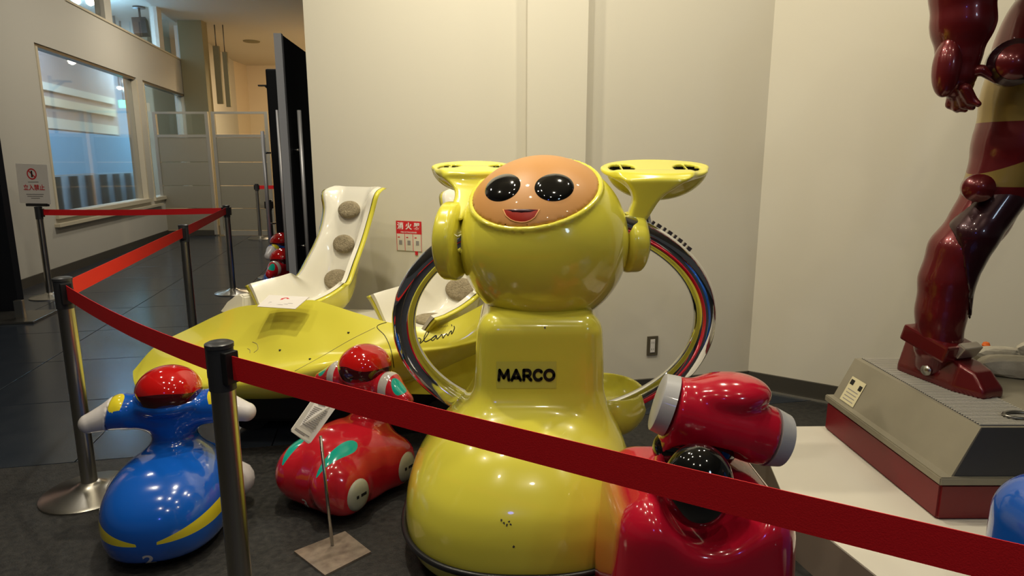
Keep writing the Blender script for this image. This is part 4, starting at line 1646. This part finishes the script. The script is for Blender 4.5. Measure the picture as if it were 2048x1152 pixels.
from_py('cockpit_tub', Vt, Fc, M['white'], car, True)
# small white windscreen fin
fin = [(438, 624), (455, 604), (470, 590), (480, 588), (487, 594), (487, 618), (470, 624), (452, 627)]
V_ = [at_y(u, v, 3.47) for u, v in fin] + [at_y(u, v, 3.47) + Vector((0.05, 0.05, 0)) for u, v in fin]
nf = len(fin)
F_ = [tuple(range(nf)), tuple(range(2 * nf - 1, nf - 1, -1))] + [(i, (i + 1) % nf, nf + (i + 1) % nf, nf + i) for i in range(nf)]
bmf = bmesh.new()
vv = [bmf.verts.new(v) for v in V_]
for f_ in F_: bmf.faces.new([vv[i] for i in f_])
bmesh.ops.bevel(bmf, geom=list(bmf.edges), offset=0.006, segments=2, affect='EDGES')
from_bm('windscreen_fin', bmf, M['white'], car, True)

# white notice card lying on the deck
cc = [at_y(516, 617, 3.14), at_y(592, 622, 3.08), at_y(620, 598, 3.14), at_y(540, 594, 3.22)]
crd = empty('notice_card', tuple(sum(cc, Vector()) / 4), 0, 'white notice card with red print lying on the yellow car deck', 'card')
cn = (cc[1] - cc[0]).cross(cc[3] - cc[0]).normalized()
if cn.z < 0: cn = -cn
V_ = [p + cn * 0.010 for p in cc] + [p + cn * 0.013 for p in cc]
from_py('sheet', V_, [(0, 1, 2, 3), (4, 5, 6, 7), (0, 1, 5, 4), (1, 2, 6, 5), (2, 3, 7, 6), (3, 0, 4, 7)], M['card'], crd, True)


def bil(a, b):
    return (cc[0] * (1 - a) * (1 - b) + cc[1] * a * (1 - b) + cc[2] * a * b + cc[3] * (1 - a) * b) + cn * 0.0145


def card_quad(nm, a0, a1, b0, b1, m):
    from_py(nm, [bil(a0, b0), bil(a1, b0), bil(a1, b1), bil(a0, b1)], [(0, 1, 2, 3)], M[m], crd, True)


V_, F_ = strip_poly([(0.50 + 0.07 * math.cos(t), 0.68 + 0.13 * math.sin(t)) for t in np.linspace(0, 2 * PI, 25)], 0.05)
from_py('red_ring', [bil(a, b) for a, b in V_], F_, M['red_print'], crd, True)
card_quad('red_bar', 0.40, 0.43, 0.6, 0.76, 'red_print')
card_quad('red_bar', 0.57, 0.60, 0.6, 0.76, 'red_print')
for k in range(3):
    card_quad('print_line', 0.2, 0.8 - 0.1 * k, 0.38 - 0.08 * k, 0.41 - 0.08 * k, 'grey_print')

# ================================================================== INFO CARD ON A ROD
bp = at_z(665, 1095, 0.0)
st = empty('info_card_stand', (bp.x, bp.y, 0), 0, 'white info card on a thin metal rod with a scuffed square base', 'stand')
fc4 = [at_z(588, 1102, 0.008), at_z(650, 1150, 0.008), at_z(742, 1103, 0.008), at_z(690, 1062, 0.008)]
prism('base_plate', [(p.x, p.y) for p in fc4], 0.0, 0.008, M['clear_plate'], st, True)
ct = at_y(641, 872, bp.y + 0.03)
tube('rod', [(bp.x, bp.y, 0.008), (ct.x, ct.y, ct.z)], 0.006, M['steel'], st, True, seg=12)
c4 = [at_y(581, 862, bp.y - 0.06), at_y(619, 889, bp.y - 0.03), at_y(683, 800, bp.y + 0.06), at_y(634, 786, bp.y + 0.04)]
cn2 = (c4[1] - c4[0]).cross(c4[3] - c4[0]).normalized()
if cn2.y > 0: cn2 = -cn2


def c4p(a, b, l=0.0):
    return (c4[0] * (1 - a) * (1 - b) + c4[1] * a * (1 - b) + c4[2] * a * b + c4[3] * (1 - a) * b) + cn2 * l


V_ = [c4p(a, b, l) for l in (-0.005, 0.0) for a, b in ((0.0, 0.04), (0.06, 0), (0.94, 0), (1, 0.04), (1, 0.97), (0.97, 1), (0.03, 1), (0, 0.97))]
F_ = [tuple(range(8)), tuple(range(8, 16))] + [(i, (i + 1) % 8, 8 + (i + 1) % 8, 8 + i) for i in range(8)]
cd = from_py('card', V_, F_, M['card'], st, True)
rr = random.Random(5)
lines = [(0.25, 0.75, 0.93), (0.15, 0.8, 0.88), (0.25, 0.6, 0.80), (0.3, 0.6, 0.76)] + [(0.2 + 0.03 * rr.random(), 0.75 + 0.08 * rr.random(), 0.68 - 0.042 * k) for k in range(11)] + [(0.1, 0.8, 0.10), (0.1, 0.6, 0.07)]
for (a0, a1, b) in lines:
    from_py('print_line', [c4p(a0, b, 0.0006), c4p(a1, b, 0.0006), c4p(a1, b + 0.02, 0.0006), c4p(a0, b + 0.02, 0.0006)], [(0, 1, 2, 3)], M['grey_print'], cd, True)

# ================================================================== PLINTH, PEDESTAL AND STATUE
PZ = 0.18
plinth_poly = [(1.01, 2.19), (1.127, 1.70), (3.2, 1.70), (3.3, 2.50), (2.75, 2.93), (1.15, 2.90)]
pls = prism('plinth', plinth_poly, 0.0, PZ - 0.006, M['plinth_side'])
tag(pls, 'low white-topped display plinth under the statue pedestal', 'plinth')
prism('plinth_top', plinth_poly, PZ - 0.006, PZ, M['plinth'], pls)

ped = empty('statue_pedestal', (2.1, 2.5, PZ), 0, 'metal pedestal with a dark red foot on the white plinth', 'pedestal')
prism('red_foot', [(1.475, 2.885), (1.490, 2.085), (2.75, 2.085), (2.75, 2.885)], PZ, 0.315, M['box_red'], ped, True, bevel=0.008)
prism('ledge', [(1.468, 2.895), (1.480, 2.075), (2.77, 2.075), (2.77, 2.895)], 0.315, 0.345, M['box_metal'], ped, True, bevel=0.004)
bot = [(1.500, 2.880), (1.522, 2.085), (2.72, 2.09), (2.72, 2.875)]
top = [(1.590, 2.895), (1.612, 2.10), (2.70, 2.10), (2.70, 2.90)]
V_ = [(x, y, 0.345) for x, y in bot] + [(x, y, 0.52) for x, y in top]
boxo = from_py('metal_box', V_, [(3, 2, 1, 0), (0, 1, 5, 4), (1, 2, 6, 5), (2, 3, 7, 6), (3, 0, 4, 7), (4, 5, 6, 7)], M['box_metal'], ped, True)
from_py('dark_front_sheet', [(1.530, 2.083, 0.347), (2.718, 2.088, 0.347), (2.698, 2.097, 0.519), (1.615, 2.098, 0.519)], [(0, 1, 2, 3)], M['slate'], ped, True)  # dark sheet covering the front face of the metal box
# perforated strip on top: fine ribs
gm = bmesh.new()
for k in range(58):
    y = 2.12 + k * 0.0133
    box_bm(gm, (1.605 + 0.14 + 0.0004 * k * 0, y, 0.5225), (0.25, 0.0060, 0.004))
gr = from_bm('grille_ribs', gm, M['rib'], ped, True)
box('grille_bed', (1.745, 2.50, 0.5208), (0.252, 0.78, 0.001), M['slate'], ped, True)
gr['kind'] = 'stuff'
# label on the side of the box


def side_pt(s, t_, l=0.003):
    a = Vector((*bot[0], 0.345)).lerp(Vector((*bot[1], 0.345)), s)
    b = Vector((*top[0], 0.52)).lerp(Vector((*top[1], 0.52)), s)
    return a.lerp(b, t_) + Vector((-1, 0, 0.45)).normalized() * l


def side_quad(nm, s0, s1, t0, t1, l, m, parent):
    from_py(nm, [side_pt(s0, t0, l), side_pt(s1, t0, l), side_pt(s1, t1, l), side_pt(s0, t1, l)], [(0, 1, 2, 3)], M[m], parent, True)


side_quad('label_plate', 0.07, 0.21, 0.02, 0.62, 0.003, 'label_cream', ped)
side_quad('label_mark', 0.08, 0.115, 0.44, 0.56, 0.004, 'print', ped)
side_quad('label_mark', 0.17, 0.20, 0.40, 0.52, 0.004, 'print', ped)
for k in range(4):
    side_quad('label_line', 0.09, 0.19, 0.08 + k * 0.08, 0.10 + k * 0.08, 0.004, 'grey_print', ped)

sx_, sy_ = 1.75, 2.55
stat = empty('armoured_statue', (sx_, sy_, 0.52), 0, 'tall glossy dark red armoured statue with a gold thigh, on the metal pedestal', 'statue')
S_ = lambda u, v, y=2.58: tuple(at_y(u, v, y))


def chain(P, pts, k=0.02, metres=0.00198):
    d = None
    for (a, b) in zip(pts[:-1], pts[1:]):
        q = cap(P, a[0], b[0], a[1] * metres, b[1] * metres)
        d = q if d is None else smin(d, q, k)
    return d


LEG = [(S_(2092, 100), 86), (S_(2068, 200), 82), (S_(2036, 290), 72), (S_(2002, 365), 56), (S_(1960, 440), 47), (S_(1915, 502), 48),
       (S_(1893, 560), 45), (S_(1882, 620), 41), (S_(1876, 695), 44)]
HIPD = S_(2018, 128, 2.40)


def leg_f(P):
    d = chain(P, LEG, 0.05)
    c = S_(1868, 728, 2.60)
    d = smin(d, ell(P, c, (0.070, 0.080, 0.055)), 0.03)
    # other hip / pelvis mass beyond the frame
    d = smin(d, ell(P, S_(2130, 40), (0.20, 0.14, 0.16)), 0.05)
    return smax(d, 0.522 - P[2], 0.002)


def gold_attr(P):
    # thigh plate and knee band
    z = P[2]; x = P[0]; y = P[1]
    zt = S_(2000, 130)[2]; zb = S_(1990, 245)[2]
    k0 = S_(1950, 335)[2]; k1 = S_(1950, 372)[2]
    xl = S_(2048, 200)[0]
    a = np.minimum(zt - z, z - zb - (x - 1.7) * 0.0)
    a = np.minimum(a, xl - 0.02 - x + 0.35 * (z - zb))
    b = np.minimum(k0 - z + (x - 1.85) * 0.5, z - k1)
    return np.maximum(a, b)


xs_ = [p[0][0] for p in LEG]
leg_o = sdf_mesh('leg', leg_f, (1.45, 2.30, 0.51), (2.55, 2.85, 2.20), 0.0125, M['statue'], stat, True, attrs={'gold': gold_attr})
# shin plate edges: raised armour pieces
def shin_f(P):
    pts = [(S_(2000, 395, 2.55), 44), (S_(1945, 470, 2.54), 44), (S_(1908, 560, 2.55), 36), (S_(1900, 650, 2.56), 34)]
    return smax(chain(P, pts, 0.02), plane(P, S_(1918, 500, 2.5), (-0.93, 0.3, -0.30)), 0.006)
sdf_mesh('shin_plate', shin_f, (1.55, 2.36, 0.62), (2.15, 2.70, 1.45), 0.011, M['statue_dark'], stat, True)

# foot: heel block, instep, toe cap
toe = at_z(1975, 800, 0.52); heel = at_z(1815, 745, 0.52)
fd = (toe - heel); fl = fd.length; fd.normalize()
fs = Vector((fd.y, -fd.x, 0))


def foot_f(P):
    a = (P[0] - heel.x) * fd.x + (P[1] - heel.y) * fd.y
    b = (P[0] - heel.x) * fs.x + (P[1] - heel.y) * fs.y - (-0.03)
    z = P[2] - 0.52
    hgt = np.interp(a, [-0.05, 0.0, 0.08, 0.16, fl * 0.6, fl * 0.85, fl], [0.14, 0.19, 0.20, 0.18, 0.125, 0.095, 0.035])
    wid = np.interp(a, [-0.05, 0.05, 0.15, fl * 0.7, fl], [0.05, 0.062, 0.070, 0.082, 0.055])
    d = smax(np.abs(b) - wid + 0.3 * np.maximum(z - 0.03, 0), z - hgt, 0.012)
    d = smax(d, smax(-a - 0.04, a - fl, 0.02), 0.012)
    return smax(d, -z + 0.002, 0.004) * 0.8


sdf_mesh('boot', foot_f, (heel.x - 0.2, toe.y - 0.2, 0.51), (toe.x + 0.2, heel.y + 0.2, 0.74), 0.008, M['statue'], stat, True)
mid = heel + fd * (fl * 0.50) + fs * (-0.03)
rotf = Matrix((fd, Vector((-fd.y, fd.x, 0)), Vector((0, 0, 1)))).transposed()
box('ankle_plate', (mid.x - 0.045, mid.y + 0.045, 0.690), (0.21, 0.165, 0.070), M['statue'], stat, True, rot=rotf @ Matrix.Rotation(R(14), 3, 'Y'), bevel=0.010)
mm_ = heel + fd * (fl * 0.64) + fs * (-0.03)
box('buckle', (mm_.x, mm_.y, 0.680), (0.035, 0.10, 0.055), M['statue_silver'], stat, True, rot=rotf @ Matrix.Rotation(R(30), 3, 'Y'), bevel=0.005)
bc2 = at_y(1867, 762, 2.50)
sid = heel + fd * (fl * 0.36) + fs * (0.045)
tube('ankle_bolt', [(sid.x, sid.y, 0.575), tuple(Vector((sid.x, sid.y, 0.575)) + fs * 0.012)], 0.022, M['steel'], stat, True, seg=20)
# knee and hip discs
kd = Vector(S_(1952, 375, 2.52))
tube('knee_disc', [kd, kd + Vector((-0.03, -0.06, 0))], 0.052, M['statue'], stat, True, seg=28)
hp = Vector(S_(2022, 128, 2.44))
tube('hip_disc', [hp, hp + Vector((-0.02, -0.045, 0))], 0.080, M['statue_dark'], stat, True, seg=32)
tube('hip_cap', [hp + Vector((-0.02, -0.045, 0)), hp + Vector((-0.025, -0.06, 0))], 0.060, M['statue'], stat, True, seg=32)

# arm with a half closed hand
ARM = [(S_(1935, -110, 2.50), 52), (S_(1926, -20, 2.50), 52), (S_(1925, 50, 2.50), 50), (S_(1918, 105, 2.50), 36), (S_(1912, 150, 2.50), 34)]


def arm_f(P):
    d = chain(P, ARM, 0.02)
    d = smin(d, cap(P, S_(1935, -110, 2.50), S_(2060, -230, 2.52), 0.10, 0.11), 0.04)
    d = smin(d, cap(P, S_(2060, -230, 2.52), S_(2160, -60, 2.55), 0.13, 0.2), 0.05)
    return d


sdf_mesh('arm', arm_f, (1.50, 2.22, 1.45), (2.6, 2.80, 2.75), 0.0125, M['statue'], stat, True, attrs={'gold': lambda P: P[0] * 0 - 1})
sdf_mesh('hand_guard', lambda P: ell(P, S_(1893, 135, 2.47), (0.045, 0.05, 0.105)), (1.50, 2.36, 1.55), (1.85, 2.56, 2.0), 0.009, M['statue'], stat, True, attrs={'gold': lambda P: P[0] * 0 - 1})


def hand_f(P):
    d = ell(P, S_(1915, 165, 2.50), (0.055, 0.05, 0.062))
    for (k, (u0, v0), (u1, v1), (u2, v2), yy) in [(0, (1908, 180), (1902, 208), (1915, 220), 2.53), (1, (1915, 182), (1916, 214), (1930, 219), 2.50),
                                                   (2, (1924, 182), (1930, 208), (1944, 215), 2.47), (3, (1930, 178), (1942, 200), (1956, 208), 2.44)]:
        d = smin(d, cap(P, S_(u0, v0, yy), S_(u1, v1, yy), 0.021, 0.019), 0.006)
        d = smin(d, cap(P, S_(u1, v1, yy), S_(u2, v2, yy - 0.02), 0.018, 0.011), 0.004)
    d = smin(d, cap(P, S_(1925, 148, 2.48), S_(1962, 140, 2.44), 0.026, 0.018), 0.015)
    d = smin(d, cap(P, S_(1962, 140, 2.44), S_(1992, 160, 2.43), 0.018, 0.012), 0.006)
    return d


sdf_mesh('hand', hand_f, (1.60, 2.36, 1.55), (2.0, 2.62, 1.95), 0.0075, M['statue'], stat, True, attrs={'gold': lambda P: P[0] * 0 - 1})

# rubble and odd bits on the pedestal
def rock(u, v, y, r, seed, label):
    p = at_y(u, v, y)
    rg = random.Random(seed)
    bm = bmesh.new()
    bmesh.ops.create_icosphere(bm, subdivisions=3, radius=1.0)
    dirs = [Vector((rg.gauss(0, 1), rg.gauss(0, 1), rg.gauss(0, 1))).normalized() for _ in range(9)]
    for vtx in bm.verts:
        k = min([0.8 + 0.1 * rg.random()] + [0.62 / max(vtx.co.dot(d), 0.62) for d in dirs] + [1])
        vtx.co = vtx.co * min([1.0] + [0.72 / vtx.co.dot(d) for d in dirs if vtx.co.dot(d) > 0.72])
        vtx.co.x *= r[0]; vtx.co.y *= r[1]; vtx.co.z *= r[2]
    me_z = min(v_.co.z for v_ in bm.verts)
    o = from_bm('rubble_rock', bm, M['rock'], None, smooth=False)
    o.location = (p.x, y, 0.523 - me_z)
    return tag(o, label, 'rock', 'pale rubble on the pedestal')


rock(2035, 745, 2.66, (0.17, 0.10, 0.052), 1, 'largest pale rubble lump right of the statue foot')
rock(1985, 728, 2.82, (0.17, 0.05, 0.040), 2, 'flat pale rubble lump behind the statue foot')
rock(2100, 735, 2.82, (0.17, 0.05, 0.065), 4, 'pale rubble lump at the back, cut by the right picture edge')
p = at_z(2040, 833, 0.525)
V_, F_ = tube_data([(p.x + 0.055 * math.cos(t), p.y + 0.03 * math.sin(t), 0.529) for t in np.linspace(0, 2 * PI, 25)[:-1]], 0.007, 8, closed=True)
o = from_py('metal_ring', [Vector(v) - Vector((p.x, p.y, 0.529)) for v in V_], F_, M['steel_dark'], None, smooth=True)
o.location = (p.x, p.y, 0.529)
tag(o, 'dark flat metal ring lying near the front edge of the pedestal top', 'ring')
p = at_y(1972, 690, 2.885)
ob = empty('orange_knob', (p.x, 2.885, 0.52), 0, 'small orange ball on a thin wire behind the statue foot', 'ball')
lathe('ball', [(0.001, -0.016), (0.012, -0.012), (0.017, 0), (0.012, 0.012), (0.001, 0.016)], M['orange'], ob, (0, 0, p.z - 0.52), 16)
tube('wire', [(0, 0, 0), (0, 0, p.z - 0.53)], 0.0015, M['rock'], ob, seg=6)

# ================================================================== THINGS ON THE WALL
def on_wall(u, v, a, b):
    a = Vector((*a, 0)); b = Vector((*b, 0))
    n = Vector(((b - a).y, -(b - a).x, 0)).normalized()
    return on_plane(u, v, a, n), n


WAv, WBv = WA, (0.09, 3.72)
pm, nm_ = on_wall(818, 455, WAv, WBv)
rz = math.atan2(nm_.x, -nm_.y)
fe = empty('extinguisher_sign', tuple(pm + nm_ * 0.003), -rz if False else math.atan2(WBv[1] - WAv[1], WBv[0] - WAv[0]),
           'red and white fire extinguisher notice on the pale wall', 'sign')
k_ = pm.y / 1300 * 1.03
w_, h_ = 57 * k_, 25 * k_
box('red_panel', (0, -0.001, 0), (w_, 0.002, h_), M['red_print'], fe)
put_text('sign_text', '消 火 器', 0.046, M['white_print'], fe, (0, -0.0025, 0.006), (PI / 2, 0, 0), offset=0.0012)
put_text('small_text', 'FIRE EXTINGUISHER', 0.013, M['white_print'], fe, (0, -0.0025, -0.030), (PI / 2, 0, 0))
hb2 = 33 * k_
box('white_panel', (0, -0.001, -h_ / 2 - hb2 / 2), (w_, 0.0015, hb2), M['wall'], fe)
for k in range(4):
    x = -w_ / 2 + 0.003 + k * (w_ - 0.006) / 3
    box('red_line', (x, -0.0022, -h_ / 2 - hb2 / 2), (0.003, 0.001, hb2), M['red_print'], fe)
for k in range(3):
    x = -w_ / 3 + k * w_ / 3
    box('pictogram', (x, -0.0022, -h_ / 2 - 0.055), (0.022, 0.001, 0.028), M['grey_print'], fe, bevel=0.0)
    box('pictogram', (x - 0.012, -0.0022, -h_ / 2 - 0.022), (0.014, 0.001, 0.006), M['red_print'], fe)
box('red_tab', (w_ * 0.12 + 0.03, -0.0022, -h_ / 2 - hb2 - 0.012), (0.02, 0.001, 0.024), M['red_print'], fe)

pm, nm_ = on_wall(1304, 691, (0.40, 3.705), WD)
ot = empty('power_outlet', tuple(pm + nm_ * 0.002), math.atan2(WD[1] - 3.705, WD[0] - 0.40), 'brown power outlet plate low on the wall right of the chrome ring', 'outlet')
k_ = pm.y / 1300
box('cover_plate', (0, -0.003, 0), (24 * k_, 0.006, 41 * k_), M['outlet'], ot, bevel=0.002)
box('socket_insert', (0, -0.007, 0), (10 * k_, 0.003, 28 * k_), M['card'], ot, bevel=0.001)
for z in (-0.02, 0.02):
    for x in (-0.006, 0.006):
        box('slot', (x, -0.009, z), (0.002, 0.001, 0.010), M['black'], ot)
